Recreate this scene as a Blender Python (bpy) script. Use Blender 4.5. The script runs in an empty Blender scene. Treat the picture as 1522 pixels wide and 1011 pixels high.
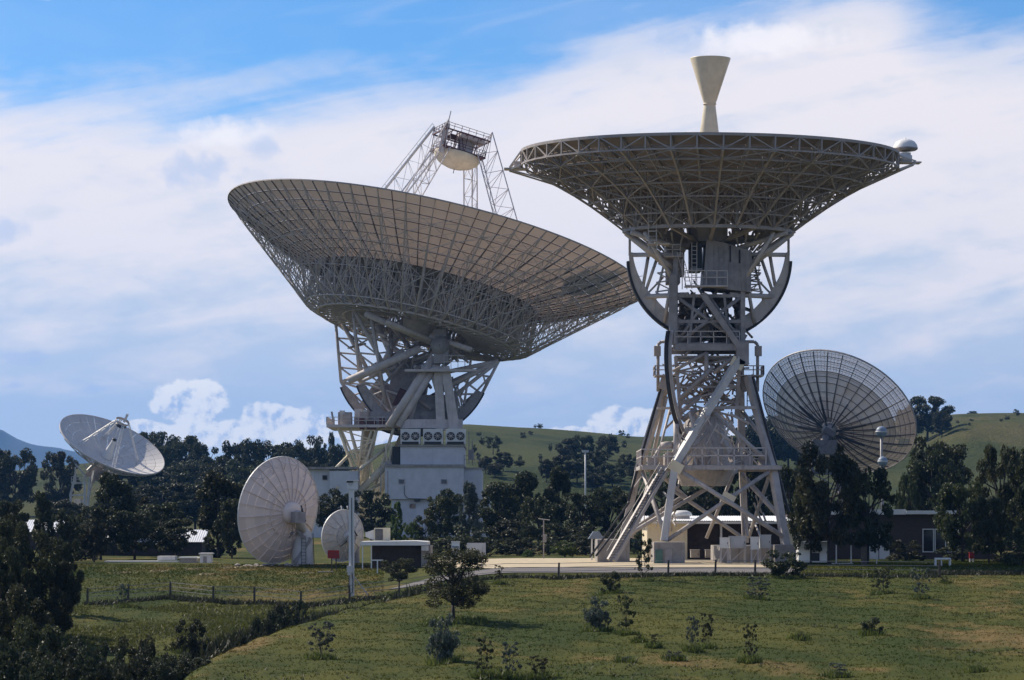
import bpy, math, random
import numpy as np
from mathutils import Matrix, Vector
R = math.radians
random.seed(7)
scene = bpy.context.scene
col = scene.collection
F = 4000.0; CX = 761.0; HY = 770.0; CAMZ = 4.0

# ------------------------------------------------------------------ camera
cam = bpy.data.cameras.new('camera'); camo = bpy.data.objects.new('camera', cam); col.objects.link(camo)
camo.location = (0, 0, CAMZ); camo.rotation_euler = (R(90), 0, 0)
cam.sensor_width = 36; cam.lens = 36*F/1522; cam.shift_y = (HY-505.5)/1522
cam.clip_start = 0.5; cam.clip_end = 60000
scene.camera = camo

# ------------------------------------------------------------------ node helper
class NT:
    def __init__(s, tree): s.t = tree; s.t.nodes.clear()
    def n(s, typ, ins=None, **p):
        nd = s.t.nodes.new(typ)
        for k, v in p.items(): setattr(nd, k, v)
        if ins:
            for k, v in ins.items(): s.set(nd.inputs[k], v)
        return nd
    def set(s, sock, v):
        if isinstance(v, bpy.types.NodeSocket): s.t.links.new(v, sock)
        elif v is not None: sock.default_value = v
    def m(s, op, a, b=None, c=None, clamp=False):
        nd = s.n('ShaderNodeMath', operation=op, use_clamp=clamp)
        for i, v in enumerate((a, b, c)):
            if v is not None: s.set(nd.inputs[i], v)
        return nd.outputs[0]
    def ss(s, x, lo, hi, a=0.0, b=1.0):
        nd = s.n('ShaderNodeMapRange', interpolation_type='SMOOTHSTEP')
        for i, v in enumerate((x, lo, hi, a, b)): s.set(nd.inputs[i], v)
        return nd.outputs[0]
    def mix(s, f, a, b):
        nd = s.n('ShaderNodeMix', data_type='RGBA')
        s.set(nd.inputs[0], f)
        for i, v in ((6, a), (7, b)):
            if isinstance(v, tuple) and len(v) == 3: v = (*v, 1)
            s.set(nd.inputs[i], v)
        return nd.outputs[2]
    def noise(s, vec, scale, detail=4, rough=.55, dist=0.0):
        nd = s.n('ShaderNodeTexNoise', {'Scale': scale, 'Detail': detail, 'Roughness': rough, 'Distortion': dist})
        if vec is not None: s.set(nd.inputs['Vector'], vec)
        return nd.outputs[0]
    def xyz(s, x, y, z):
        nd = s.n('ShaderNodeCombineXYZ')
        for i, v in enumerate((x, y, z)): s.set(nd.inputs[i], v)
        return nd.outputs[0]

# ------------------------------------------------------------------ sky and sun
SUN_EL = 42.0; SUN_AZ = -53.0           # azimuth from +Y, negative = left
world = bpy.data.worlds.new('World'); scene.world = world; world.use_nodes = True
w = NT(world.node_tree)
sky = w.n('ShaderNodeTexSky', sky_type='NISHITA', sun_disc=False, sun_elevation=R(SUN_EL), sun_rotation=R(SUN_AZ),
          altitude=600, air_density=1.0, dust_density=0.4, ozone_density=3.0)
tc = w.n('ShaderNodeTexCoord'); sep = w.n('ShaderNodeSeparateXYZ', {0: tc.outputs['Generated']})
dx, dy, dz = sep.outputs
px = w.m('MULTIPLY_ADD', w.m('ARCTAN2', dx, dy), F, CX)
py = w.m('MULTIPLY_ADD', w.m('ARCSINE', dz), -F, HY)
dirv = tc.outputs['Generated']
stretch = w.n('ShaderNodeVectorMath', {0: dirv, 1: (1, 1, 2.6)}, operation='MULTIPLY').outputs[0]
n_big = w.noise(stretch, 9, 6, .55, .3)
n_mid = w.noise(stretch, 28, 6, .6, .2)
n_fine = w.noise(dirv, 150, 8, .62)
# wisps sweep up to the right
sw = w.xyz(w.m('MULTIPLY_ADD', px, .0016, w.m('MULTIPLY', py, .0022)), w.m('MULTIPLY_ADD', py, .0075, w.m('MULTIPLY', px, .0011)), 0.0)
n_w = w.noise(sw, 2.2, 7, .55, .5)
cv = w.n('ShaderNodeFloatCurve'); crv = cv.mapping.curves[0]
pts = [(0, .40), (.08, .44), (.2, .435), (.33, .37), (.37, .35), (.47, .36), (.54, .28), (.62, .18), (.72, .12), (.84, .02), (.89, .14), (.93, .22), (1, .24)]
crv.points[0].location = pts[0]; crv.points[1].location = pts[-1]
for q in pts[1:-1]: crv.points.new(*q)
cv.mapping.update()
w.set(cv.inputs['Value'], w.m('DIVIDE', px, 1522.0, clamp=True))
bound = w.m('MULTIPLY', cv.outputs[0], 400.0)
pert = w.m('MULTIPLY_ADD', w.m('SUBTRACT', n_w, .5), 210.0, w.m('MULTIPLY', w.m('SUBTRACT', n_mid, .5), 120.0))
veil = w.ss(w.m('ADD', w.m('SUBTRACT', py, bound), pert), -85, 80)
wisp = w.m('MULTIPLY', w.ss(n_w, .5, .85), .4)
highc = w.m('MULTIPLY', w.ss(n_big, .42, .72), w.ss(py, 0, -500, .1, .6))
veil = w.m('MAXIMUM', w.m('MAXIMUM', veil, wisp), highc)
blue = w.n('ShaderNodeVectorMath', {0: sky.outputs[0], 1: (.47, .78, 1.05)}, operation='MULTIPLY').outputs[0]
# veil colour
warm = (8.4, 7.75, 7.6, 1); cool = (5.3, 5.9, 6.9, 1)
kt = w.m('ADD', w.m('MULTIPLY', w.m('SUBTRACT', n_mid, .5), 1.5), w.m('MULTIPLY', w.m('SUBTRACT', n_w, .5), 1.3))
kt = w.ss(w.m('ADD', kt, w.ss(py, 300, 620, -.2, .5)), -.25, .6)
vcol = w.mix(kt, warm, cool)
base = w.mix(w.m('MULTIPLY', veil, .95), blue, vcol)
# cumulus and small puffs: ellipses broken by fractal noise, shaded by the noise slope towards the sun
pv = w.xyz(px, py, 0.0)
def ell(cx, cy, rx, ry, x, y):
    a = w.m('DIVIDE', w.m('SUBTRACT', x, cx), rx); b = w.m('DIVIDE', w.m('SUBTRACT', y, cy), ry)
    return w.m('SUBTRACT', 1.0, w.m('SQRT', w.m('ADD', w.m('MULTIPLY', a, a), w.m('MULTIPLY', b, b))))
def fb(off):
    v = w.n('ShaderNodeVectorMath', {0: pv, 1: (off[0], off[1], 0)}, operation='ADD').outputs[0]
    a = w.noise(v, .021, 7, .6, .0)
    vo = w.n('ShaderNodeTexVoronoi', {'Vector': v, 'Scale': .045}, feature='SMOOTH_F1').outputs['Distance']
    return w.m('SUBTRACT', a, w.m('MULTIPLY', vo, .22))
f0 = fb((0, 0)); f1 = fb((-6, -7))
def group(els):
    o = None
    for e in els:
        q = ell(*e, px, py); o = q if o is None else w.m('MAXIMUM', o, q)
    return o
g1 = group([(285, 600, 62, 40), (345, 650, 170, 30), (410, 628, 60, 32), (925, 630, 56, 30), (860, 650, 90, 18), (470, 640, 60, 26), (560, 655, 80, 20), (218, 640, 50, 18), (1100, 655, 110, 22), (1700, 600, 120, 50), (-250, 610, 150, 60)])
dens = w.ss(w.m('ADD', w.m('MULTIPLY', g1, 1.5), w.m('MULTIPLY', w.m('SUBTRACT', f0, .34), 1.7)), .16, .42)
relief = w.m('MULTIPLY', w.m('SUBTRACT', f0, f1), 3.4)
shape = w.m('MULTIPLY', w.m('SUBTRACT', .45, g1), .28)
lit = w.ss(w.m('ADD', relief, shape), -.5, .12)
ccol = w.mix(lit, (4.9, 5.6, 7.1), (10.2, 9.6, 8.7))
base = w.mix(w.m('MULTIPLY', dens, .95), base, ccol)
g2 = group([(85, 8, 45, 16), (340, 205, 110, 35), (1130, 70, 180, 40)])
d2 = w.ss(w.m('ADD', g2, w.m('MULTIPLY', w.m('SUBTRACT', f0, .42), 1.7)), .1, .9)
base = w.mix(w.m('MULTIPLY', d2, .85), base, (8.8, 8.4, 8.4))
g3 = group([(300, 262, 85, 38), (35, 535, 60, 16), (20, 350, 50, 24), (150, 580, 34, 10), (30, 577, 24, 10), (395, 225, 50, 25)])
d3 = w.ss(w.m('ADD', g3, w.m('MULTIPLY', w.m('SUBTRACT', f0, .42), 1.9)), .1, .8)
base = w.mix(w.m('MULTIPLY', d3, .6), base, (4.4, 5.3, 7.3))
# below the horizon: a plain dim earth tone
base = w.mix(w.ss(dz, -.02, 0), (1.2, 1.2, 1.1), base)
bg = w.n('ShaderNodeBackground', {'Color': base, 'Strength': 0.1})
w.t.links.new(bg.outputs[0], w.n('ShaderNodeOutputWorld').inputs[0])

sl = bpy.data.lights.new('sun', 'SUN'); so = bpy.data.objects.new('sun', sl); col.objects.link(so)
sl.energy = 5.0; sl.angle = R(.53); sl.color = (1, .90, .76)
sd = Vector((math.sin(R(SUN_AZ))*math.cos(R(SUN_EL)), math.cos(R(SUN_AZ))*math.cos(R(SUN_EL)), math.sin(R(SUN_EL))))
so.rotation_euler = sd.to_track_quat('Z', 'Y').to_euler(); so.location = (0, 0, 100)
scene.view_settings.view_transform = 'Standard'; scene.view_settings.look = 'None'
scene.view_settings.gamma = 1; scene.view_settings.exposure = 0.3; scene.view_settings.use_curve_mapping = False
scene.render.resolution_x = 1024; scene.render.resolution_y = 680

# ------------------------------------------------------------------ materials
def mat(name, c, rough=.6, var=.15, scale=1.5, c2=None, bump=0.0, metal=0.0, streak=0.0, rnd=0.0, spec=.4, fac=None):
    m = bpy.data.materials.new(name); m.use_nodes = True; t = NT(m.node_tree)
    geo = t.n('ShaderNodeTexCoord').outputs['Object']
    n = t.noise(geo, scale, 6, .6)
    k = t.ss(n, .3, .7)
    c2 = c2 or tuple(v*(1-var*2) for v in c)
    out = t.mix(k, c, c2)
    if streak:
        v = t.n('ShaderNodeVectorMath', {0: geo, 1: (3.0, 3.0, .25)}, operation='MULTIPLY').outputs[0]
        s_ = t.ss(t.noise(v, 1.0, 5, .6), .52, .75, 0, streak)
        out = t.mix(s_, out, (.11, .075, .05))
    if rnd:
        oi = t.n('ShaderNodeObjectInfo').outputs['Random']
        hs = t.n('ShaderNodeHueSaturation', {'Color': out, 'Value': t.m('MULTIPLY_ADD', oi, rnd, 1-rnd/2)})
        out = hs.outputs[0]
    b = t.n('ShaderNodeBsdfPrincipled', {'Base Color': out, 'Roughness': rough, 'Metallic': metal, 'Specular IOR Level': spec})
    if bump:
        nb = t.noise(geo, scale*6, 4)
        bp = t.n('ShaderNodeBump', {'Height': nb, 'Strength': bump, 'Distance': .05}); t.set(b.inputs['Normal'], bp.outputs[0])
    t.t.links.new(b.outputs[0], t.n('ShaderNodeOutputMaterial').inputs[0])
    return m
M = {}
M['white'] = mat('white_paint', (.62, .60, .57), .5, .1, .8, streak=.35)
M['rib_dk'] = mat('rib_paint_and_shade', (.13, .11, .10), .6, .1, 1)  # dark seam tone; on the giant dish it paints in the ribs' shade
M['cream'] = mat('cream_paint_and_warm_light', (.76, .66, .47), .5, .08, .9, streak=.12)  # cream colour; on the white subreflector it paints in warm reflected light
M['legs'] = mat('weathered_leg_paint', (.50, .45, .41), .55, .12, 1.2, streak=.5)
M['frame'] = mat('dark_frame_paint', (.17, .15, .145), .6, .2, 1.5, streak=.5)  # dark grey-brown tone for inner bracing, stair rails and housings
M['bright'] = mat('bright_white_paint', (.74, .73, .70), .45, .06, .7, streak=.1)
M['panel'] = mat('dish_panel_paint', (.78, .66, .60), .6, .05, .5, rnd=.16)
M['panel_in'] = mat('inner_panel_shade', (.44, .39, .37), .65, .06, .5, rnd=.2)  # solid panels, darkened to paint in the shade behind the dense struts
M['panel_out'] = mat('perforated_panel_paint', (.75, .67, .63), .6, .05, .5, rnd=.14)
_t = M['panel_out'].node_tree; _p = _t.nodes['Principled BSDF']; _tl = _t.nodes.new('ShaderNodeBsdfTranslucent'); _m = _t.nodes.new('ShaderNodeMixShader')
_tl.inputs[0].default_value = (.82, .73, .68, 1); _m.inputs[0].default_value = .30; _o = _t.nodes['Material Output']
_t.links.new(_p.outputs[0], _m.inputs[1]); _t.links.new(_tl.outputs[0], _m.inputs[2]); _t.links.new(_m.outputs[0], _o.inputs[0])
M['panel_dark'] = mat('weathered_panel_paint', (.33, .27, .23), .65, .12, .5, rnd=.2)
M['strut'] = mat('truss_paint', (.60, .54, .50), .55, .1, .8, streak=.3)
M['strut_dk'] = mat('grey_truss_paint', (.42, .365, .33), .6, .12, .8, streak=.3)
M['steel'] = mat('grey_steel', (.36, .33, .32), .5, .15, 1.2, streak=.4)
M['dark'] = mat('dark_steel', (.035, .033, .035), .5, .2, 2)
M['rust'] = mat('oxide_red_steel', (.13, .055, .05), .7, .2, 2)
M['red'] = mat('red_sign_paint', (.35, .015, .015), .5, .15, 2)
M['conc'] = mat('concrete', (.36, .33, .30), .85, .15, 1.2, bump=.4, streak=.5)
M['render'] = mat('white_rendered_wall', (.60, .60, .62), .8, .07, .7, bump=.2, streak=.12)
M['brown'] = mat('dark_brown_wall', (.06, .042, .033), .85, .2, 3, bump=.3)
M['black'] = mat('dark_opening', (.012, .011, .012), .4, .2, 2)
M['roofw'] = mat('white_sheet_roof', (.75, .75, .74), .4, .06, .4)
M['wood'] = mat('grey_timber', (.11, .09, .07), .9, .25, 6, bump=.5)
M['bark'] = mat('bark', (.10, .085, .07), .9, .25, 3, bump=.6)
M['barkd'] = mat('dark_bark', (.045, .038, .032), .9, .25, 3, bump=.6)
M['green_box'] = mat('faded_green_paint', (.10, .19, .15), .6, .15, 3)
M['rubble'] = mat('pale_rubble', (.38, .33, .28), .9, .2, 5, bump=.5, rnd=.3)
M['bluegrey'] = mat('blue_grey_paint', (.22, .27, .34), .5, .1, 1)
M['glass'] = mat('window_glass', (.02, .022, .028), .08, .1, 1, spec=.8)
M['gravel'] = mat('pale_gravel', (.40, .33, .22), .95, .1, 1.3, c2=(.52, .43, .29), bump=.8)
M['asphalt'] = mat('worn_asphalt', (.11, .10, .10), .95, .1, .7, c2=(.15, .135, .125), bump=.5)
M['straw'] = mat('dry_straw', (.42, .34, .18), .95, .15, 4)

def leafmat(name, c, c2, tr=.25):
    m = bpy.data.materials.new(name); m.use_nodes = True; t = NT(m.node_tree)
    oi = t.n('ShaderNodeObjectInfo').outputs['Random']
    geo = t.n('ShaderNodeNewGeometry'); rp = geo.outputs['Random Per Island']
    co = t.n('ShaderNodeTexCoord').outputs['Object']
    k = t.m('ADD', t.m('MULTIPLY', rp, .5), t.m('MULTIPLY', t.noise(co, .8, 3), .6))
    out = t.mix(t.ss(k, .2, .95), c, c2)
    hs = t.n('ShaderNodeHueSaturation', {'Color': out, 'Hue': t.m('MULTIPLY_ADD', oi, .05, .475), 'Value': t.m('MULTIPLY_ADD', oi, .5, .75)})
    b = t.n('ShaderNodeBsdfPrincipled', {'Base Color': hs.outputs[0], 'Roughness': .55, 'Specular IOR Level': .35})
    tl = t.n('ShaderNodeBsdfTranslucent', {'Color': hs.outputs[0]})
    mx = t.n('ShaderNodeMixShader', {0: tr, 1: b.outputs[0], 2: tl.outputs[0]})
    t.t.links.new(mx.outputs[0], t.n('ShaderNodeOutputMaterial').inputs[0])
    return m
M['leaf'] = leafmat('gum_leaves', (.020, .026, .011), (.066, .070, .028), .35)
M['leaf_far'] = leafmat('distant_gum_leaves', (.026, .034, .018), (.070, .075, .034), .3)
M['leaf_grey'] = leafmat('silver_green_leaves', (.045, .058, .045), (.11, .13, .10))
M['leaf_lime'] = leafmat('bright_green_leaves', (.05, .08, .018), (.11, .14, .035), .4)
M['leaf_mid'] = leafmat('olive_green_leaves', (.026, .036, .014), (.085, .088, .034), .35)
M['grass'] = leafmat('grass_blades', (.060, .066, .012), (.17, .135, .035), .35)
def grassmat():
    m = bpy.data.materials.new('grass_blades'); m.use_nodes = True; t = NT(m.node_tree)
    P = t.n('ShaderNodeNewGeometry').outputs['Position']; rp = t.n('ShaderNodeNewGeometry').outputs['Random Per Island']
    flat = t.n('ShaderNodeVectorMath', {0: P, 1: (1, .45, 1)}, operation='MULTIPLY').outputs[0]
    a = t.noise(flat, .09, 5, .6, .4); b = t.noise(flat, .5, 5, .65)
    k = t.ss(t.m('ADD', t.m('MULTIPLY', a, .65), t.m('MULTIPLY', b, .35)), .40, .60)
    out = t.mix(k, (.036, .052, .008), (.080, .082, .016))
    dry = t.ss(t.m('ADD', t.m('MULTIPLY', t.noise(flat, .055, 4, .6, .8), .7), t.m('MULTIPLY', b, .3)), .52, .66, 0, .8)
    out = t.mix(dry, out, (.20, .135, .055))
    hs = t.n('ShaderNodeHueSaturation', {'Color': out, 'Value': t.m('MULTIPLY_ADD', rp, .4, .8)})
    df = t.n('ShaderNodeBsdfDiffuse', {'Color': hs.outputs[0]}); tl = t.n('ShaderNodeBsdfTranslucent', {'Color': hs.outputs[0]})
    mx = t.n('ShaderNodeMixShader', {0: .35, 1: df.outputs[0], 2: tl.outputs[0]}); t.t.links.new(mx.outputs[0], t.n('ShaderNodeOutputMaterial').inputs[0])
    return m
M['grass'] = grassmat(); M['weed'] = leafmat('weed_leaves', (.05, .062, .012), (.12, .13, .03), .4)
M['scrub'] = leafmat('scrub_leaves', (.025, .032, .014), (.055, .062, .026))

# ground
def ground_mat(name, hill=False):
    m = bpy.data.materials.new(name); m.use_nodes = True; t = NT(m.node_tree)
    P = t.n('ShaderNodeNewGeometry').outputs['Position']
    s = .14 if hill else 1.0
    flat = t.n('ShaderNodeVectorMath', {0: P, 1: (1, .45, 1)}, operation='MULTIPLY').outputs[0]
    a = t.noise(flat, .09*s, 5, .6, .4); b = t.noise(flat, .5*s, 5, .65); c = t.noise(P, 5*s, 4, .7)
    k = t.ss(t.m('ADD', t.m('MULTIPLY', a, .65), t.m('MULTIPLY', b, .35)), .40, .60)
    if hill: g1, g2, g3 = (.032, .046, .014), (.068, .076, .024), (.12, .10, .045)
    else: g1, g2, g3 = (.034, .048, .008), (.078, .078, .016), (.19, .125, .052)
    out = t.mix(k, g1, g2)
    dry = t.ss(t.m('ADD', t.m('MULTIPLY', t.noise(flat, .055*s, 4, .6, .8), .7), t.m('MULTIPLY', b, .3)), .52, .66, 0, .75)
    out = t.mix(dry, out, g3)
    hv = t.n('ShaderNodeHueSaturation', {'Color': out, 'Value': t.m('MULTIPLY_ADD', c, .7, .65)})
    bs = t.n('ShaderNodeBsdfPrincipled', {'Base Color': hv.outputs[0], 'Roughness': .95, 'Specular IOR Level': .1})
    bp = t.n('ShaderNodeBump', {'Height': t.m('ADD', c, b), 'Strength': .9, 'Distance': .25/ s if hill else .12}); t.set(bs.inputs['Normal'], bp.outputs[0])
    t.t.links.new(bs.outputs[0], t.n('ShaderNodeOutputMaterial').inputs[0])
    return m
M['ground'] = ground_mat('pasture'); M['hill'] = ground_mat('hill_pasture', True)
M['mtn'] = mat('forested_mountain', (.016, .026, .026), .95, .2, .004, c2=(.026, .036, .032))

# ------------------------------------------------------------------ mesh builder
BOXF = [(0, 3, 2, 1), (4, 5, 6, 7), (0, 1, 5, 4), (1, 2, 6, 5), (2, 3, 7, 6), (3, 0, 4, 7)]
class MB:
    def __init__(s): s.v = []; s.f = []; s.sm = []
    def add(s, vs, fs, smooth=False):
        o = len(s.v); s.v += [tuple(map(float, q)) for q in vs]
        s.f += [tuple(i+o for i in f) for f in fs]; s.sm += [smooth]*len(fs)
        return s
    def box(s, c, d, rz=0.0, ry=0.0):
        c = Vector(c); h = [q/2 for q in d]; m = Matrix.Rotation(rz, 3, 'Z') @ Matrix.Rotation(ry, 3, 'Y')
        vs = [c + m @ Vector((x*h[0], y*h[1], z*h[2])) for z in (-1, 1) for x, y in ((-1, -1), (1, -1), (1, 1), (-1, 1))]
        return s.add(vs, BOXF)
    def bx(s, x0, x1, y0, y1, z0, z1): return s.box(((x0+x1)/2, (y0+y1)/2, (z0+z1)/2), (abs(x1-x0), abs(y1-y0), abs(z1-z0)))
    def bar(s, p, q, wd, ht=None, n=4, w2=None):
        p = Vector(p); q = Vector(q); d = q-p
        if d.length < 1e-5: return s
        d.normalize(); up = Vector((0, 0, 1)) if abs(d.z) < .95 else Vector((0, 1, 0))
        a = d.cross(up).normalized(); b = a.cross(d); ht = ht or wd; w2 = w2 or wd; h2 = ht*w2/wd
        vs = []
        for (c, ww, hh) in ((p, wd, ht), (q, w2, h2)):
            for i in range(n):
                t = 2*math.pi*(i+.5)/n; k = 1/math.cos(math.pi/n)/2
                vs.append(c + a*math.cos(t)*ww*k + b*math.sin(t)*hh*k)
        fs = [(i, (i+1) % n, n+(i+1) % n, n+i) for i in range(n)] + [tuple(range(n))[::-1], tuple(range(n, 2*n))]
        return s.add(vs, fs, n > 6)
    def path(s, pts, wd, ht=None, n=4):
        for i in range(len(pts)-1): s.bar(pts[i], pts[i+1], wd, ht, n)
        return s
    def lathe(s, prof, c=(0, 0, 0), n=24, smooth=True, mtx=None):
        c = Vector(c); vs = []
        for r, z in prof:
            for i in range(n):
                t = 2*math.pi*i/n; q = Vector((r*math.cos(t), r*math.sin(t), z))
                vs.append(c + (mtx @ q if mtx else q))
        fs = [(j*n+i, j*n+(i+1) % n, (j+1)*n+(i+1) % n, (j+1)*n+i) for j in range(len(prof)-1) for i in range(n)]
        return s.add(vs, fs, smooth)
    def poly(s, pts, y0, y1, plane='xz'):   # extrude a polygon given in x,z along y
        n = len(pts); vs = [(x, y0, z) for x, z in pts] + [(x, y1, z) for x, z in pts]
        return s.add(vs, [tuple(range(n)), tuple(range(n, 2*n))[::-1]] + [(i, i+n, (i+1) % n+n, (i+1) % n) for i in range(n)])
    def mesh(s, name):
        me = bpy.data.meshes.new(name); me.from_pydata(s.v, [], s.f)
        me.polygons.foreach_set('use_smooth', s.sm); me.update(); return me
    def build(s, name, m, parent=None, mtx=None, kind=None):
        return mkobj(name, s.mesh(name), m, parent, mtx, kind)
def mkobj(name, me, m=None, parent=None, mtx=None, kind=None, loc=None):
    if m and not me.materials: me.materials.append(m)
    o = bpy.data.objects.new(name, me); col.objects.link(o)
    if parent: o.parent = parent
    if mtx is not None: o.matrix_local = mtx
    if loc is not None: o.location = loc
    if kind: o['kind'] = kind
    return o
def tag(o, label, cat, group=None):
    o['label'] = label; o['category'] = cat
    if group: o['group'] = group
    return o
def thing(name, label, cat, loc, group=None, rz=0):
    o = bpy.data.objects.new(name, None); col.objects.link(o); o.location = loc; o.rotation_euler = (0, 0, rz)
    o.empty_display_size = .5
    return tag(o, label, cat, group)
def W(px, py, d): return Vector(((px-CX)*d/F, d, CAMZ+(HY-py)*d/F))
def X(px, d): return (px-CX)*d/F
def Z(py, d): return CAMZ+(HY-py)*d/F
def npmesh(name, v, f, smooth=False):    # v (n,3), f (m,k) same k
    me = bpy.data.meshes.new(name); k = f.shape[1]
    me.vertices.add(len(v)); me.vertices.foreach_set('co', v.astype(np.float32).ravel())
    me.loops.add(f.size); me.loops.foreach_set('vertex_index', f.astype(np.int32).ravel())
    me.polygons.add(len(f)); me.polygons.foreach_set('loop_start', np.arange(0, f.size, k, dtype=np.int32))
    if smooth: me.polygons.foreach_set('use_smooth', np.ones(len(f), bool))
    me.update(calc_edges=True); me.validate(); return me

# ------------------------------------------------------------------ terrain
def smst(x): x = np.clip(x, 0, 1); return x*x*(3-2*x)
CRX = [-3000, -400, 0, 150, 300, 450, 560, 690, 800, 950, 1080, 1200, 1350, 1421, 1522, 1800, 3000, 6000]
CRY = [700, 705, 705, 690, 700, 690, 665, 636, 643, 655, 652, 640, 628, 622, 619, 612, 640, 690]
def gz(x, y):
    x = np.asarray(x, float); y = np.asarray(y, float); d = np.maximum(y, 0)
    Rr = np.interp(d, [0, 60, 100, 150, 200, 208, 218, 300, 420, 520], [2.4, -1.6, -2.4, -1.45, -.5, -.3, 0, 0, .8, 1.5])
    Lr = np.interp(d, [0, 60, 100, 150, 185, 200, 225, 248, 300, 420, 520], [2.4, -4, -7, -4.9, -3.0, -2.2, -.9, -.33, -.2, .8, 1.5])
    xe = np.interp(d, [0, 100, 110, 120, 130, 140, 150, 160, 170, 180, 200, 240], [-14, -12.0, -12.4, -12.6, -12.0, -11.2, -9.8, -8.5, -6.6, -4.4, 0, 2])
    bw = np.interp(d, [100, 150, 180, 200, 240], [4.5, 6, 8, 12, 15])
    t = smst((x-(xe-bw))/bw)
    z = Lr*(1-t)+Rr*t
    px_ = CX+x*F/np.maximum(d, 60)
    cr = CAMZ+(HY-np.interp(px_, CRX, CRY))*1200/F - 1.5
    s = smst((d-500)/700); s = np.where(d > 1200, 1-.55*smst((d-1200)/2500), s)
    s = s*smst((8000-np.hypot(x, y))/3000+.5)
    z = z + np.where(d > 500, cr*s, 0)
    z = z + 6.0*np.exp(-((d-720)/55)**2)*smst((px_-520)/100)*smst((1100-px_)/150)
    z = z + 7.0*np.exp(-((d-880)/70)**2)*smst((px_-1350)/90)
    z = z + 4.0*np.exp(-((d-760)/60)**2)*smst((300-px_)/200)
    # undulation
    u = .10*np.sin(x*.9+y*.37)*np.sin(y*.53-x*.21)+.07*np.sin(x*2.1-y*.8)*np.sin(y*1.3+1)
    z = z + u*smst((204-d)/8)*smst((d-20)/40)
    z = z + np.where(d > 540, 1.2*np.sin(x*.021+1)*np.sin(y*.017)+.5*np.sin(x*.06)*np.sin(y*.05+2), 0)*smst((d-540)/200)
    return z
ang = np.unique(np.concatenate([np.arange(-13, 13.01, .13), np.arange(13, 40, 1.5), np.arange(40, 320, 6), np.arange(320, 347, 1.5)]))
ang = np.radians(ang)
rad = np.concatenate([[0.5], np.arange(6, 60, 6), np.arange(60, 310, 1.25), np.geomspace(310, 1320, 90), np.geomspace(1400, 13500, 16)])
A, RR = np.meshgrid(ang, rad); gx = RR*np.sin(A); gy = RR*np.cos(A)
gv = np.stack([gx, gy, gz(gx, gy)], -1).reshape(-1, 3)
na, nr = len(ang), len(rad)
ii, jj = np.meshgrid(np.arange(na), np.arange(nr-1)); i2 = (ii+1) % na
gf = np.stack([jj*na+ii, jj*na+i2, (jj+1)*na+i2, (jj+1)*na+ii], -1).reshape(-1, 4)
gv = np.vstack([gv, [[0, 0, gz(0, 0)]]])
gme = npmesh('ground', gv, gf, True); gme.materials.append(M['ground']); gme.materials.append(M['hill'])
mi = np.zeros(len(gf), np.int32); mi[(RR[:-1, :].ravel() > 470)] = 1
gme.polygons.foreach_set('material_index', mi)
mkobj('ground', gme, kind='structure')
def G(x, y): return float(gz(x, y))

def drape(name, m, fx0, fx1, y0, y1, dz, ny=30, nx=60):
    ys = np.linspace(y0, y1, ny); v = []
    for y in ys:
        xs = np.linspace(fx0(y), fx1(y), nx)
        v.append(np.stack([xs, np.full(nx, y), gz(xs, y)+dz], -1))
    v = np.concatenate(v); i, j = np.meshgrid(np.arange(nx-1), np.arange(ny-1))
    f = np.stack([j*nx+i, j*nx+i+1, (j+1)*nx+i+1, (j+1)*nx+i], -1).reshape(-1, 4)
    return mkobj(name, npmesh(name, v, f, True), m, kind='structure')
drape('road', M['asphalt'], lambda y: X(592, 214)+(y-210)*.5, lambda y: X(1180, 214), 208.5, 216.5, .06)
drape('gravel_pad', M['gravel'], lambda y: X(735, 222)-(y-217)*.25, lambda y: X(1160, 222), 217.2, 264, .06)

# mountain
mx = np.linspace(-2400, -300, 90); my = np.linspace(7600, 11500, 30)
MX, MY = np.meshgrid(mx, my); pxm = CX+MX*F/9000
rid = CAMZ+(HY-np.interp(pxm, [-400, -150, 0, 16, 35, 63, 95, 160, 330, 420, 520, 640], [560, 590, 631, 643, 651, 657, 664, 672, 686, 700, 722, 750]))*9000/F
nz = 18*np.sin(MX*.017+MY*.004)*np.sin(MY*.006)+9*np.sin(MX*.05+MY*.01)
mz = (rid+nz*np.clip(rid/300, 0, 1)*.35)*np.clip(1-np.abs(MY-9000)/1500, -.03, 1)**.8 if False else (rid+nz*.2)*np.clip(1-np.abs(MY-9000)/np.where(MY < 9000, 1400, 2500), 0, 1)-5
f = np.stack([a for a in (lambda i, j: (j*90+i, j*90+i+1, (j+1)*90+i+1, (j+1)*90+i))(*np.meshgrid(np.arange(89), np.arange(29)))], -1).reshape(-1, 4)
mkobj('mountain', npmesh('mountain', np.stack([MX, MY, mz], -1).reshape(-1, 3), f, True), M['mtn'], kind='structure')

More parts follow.
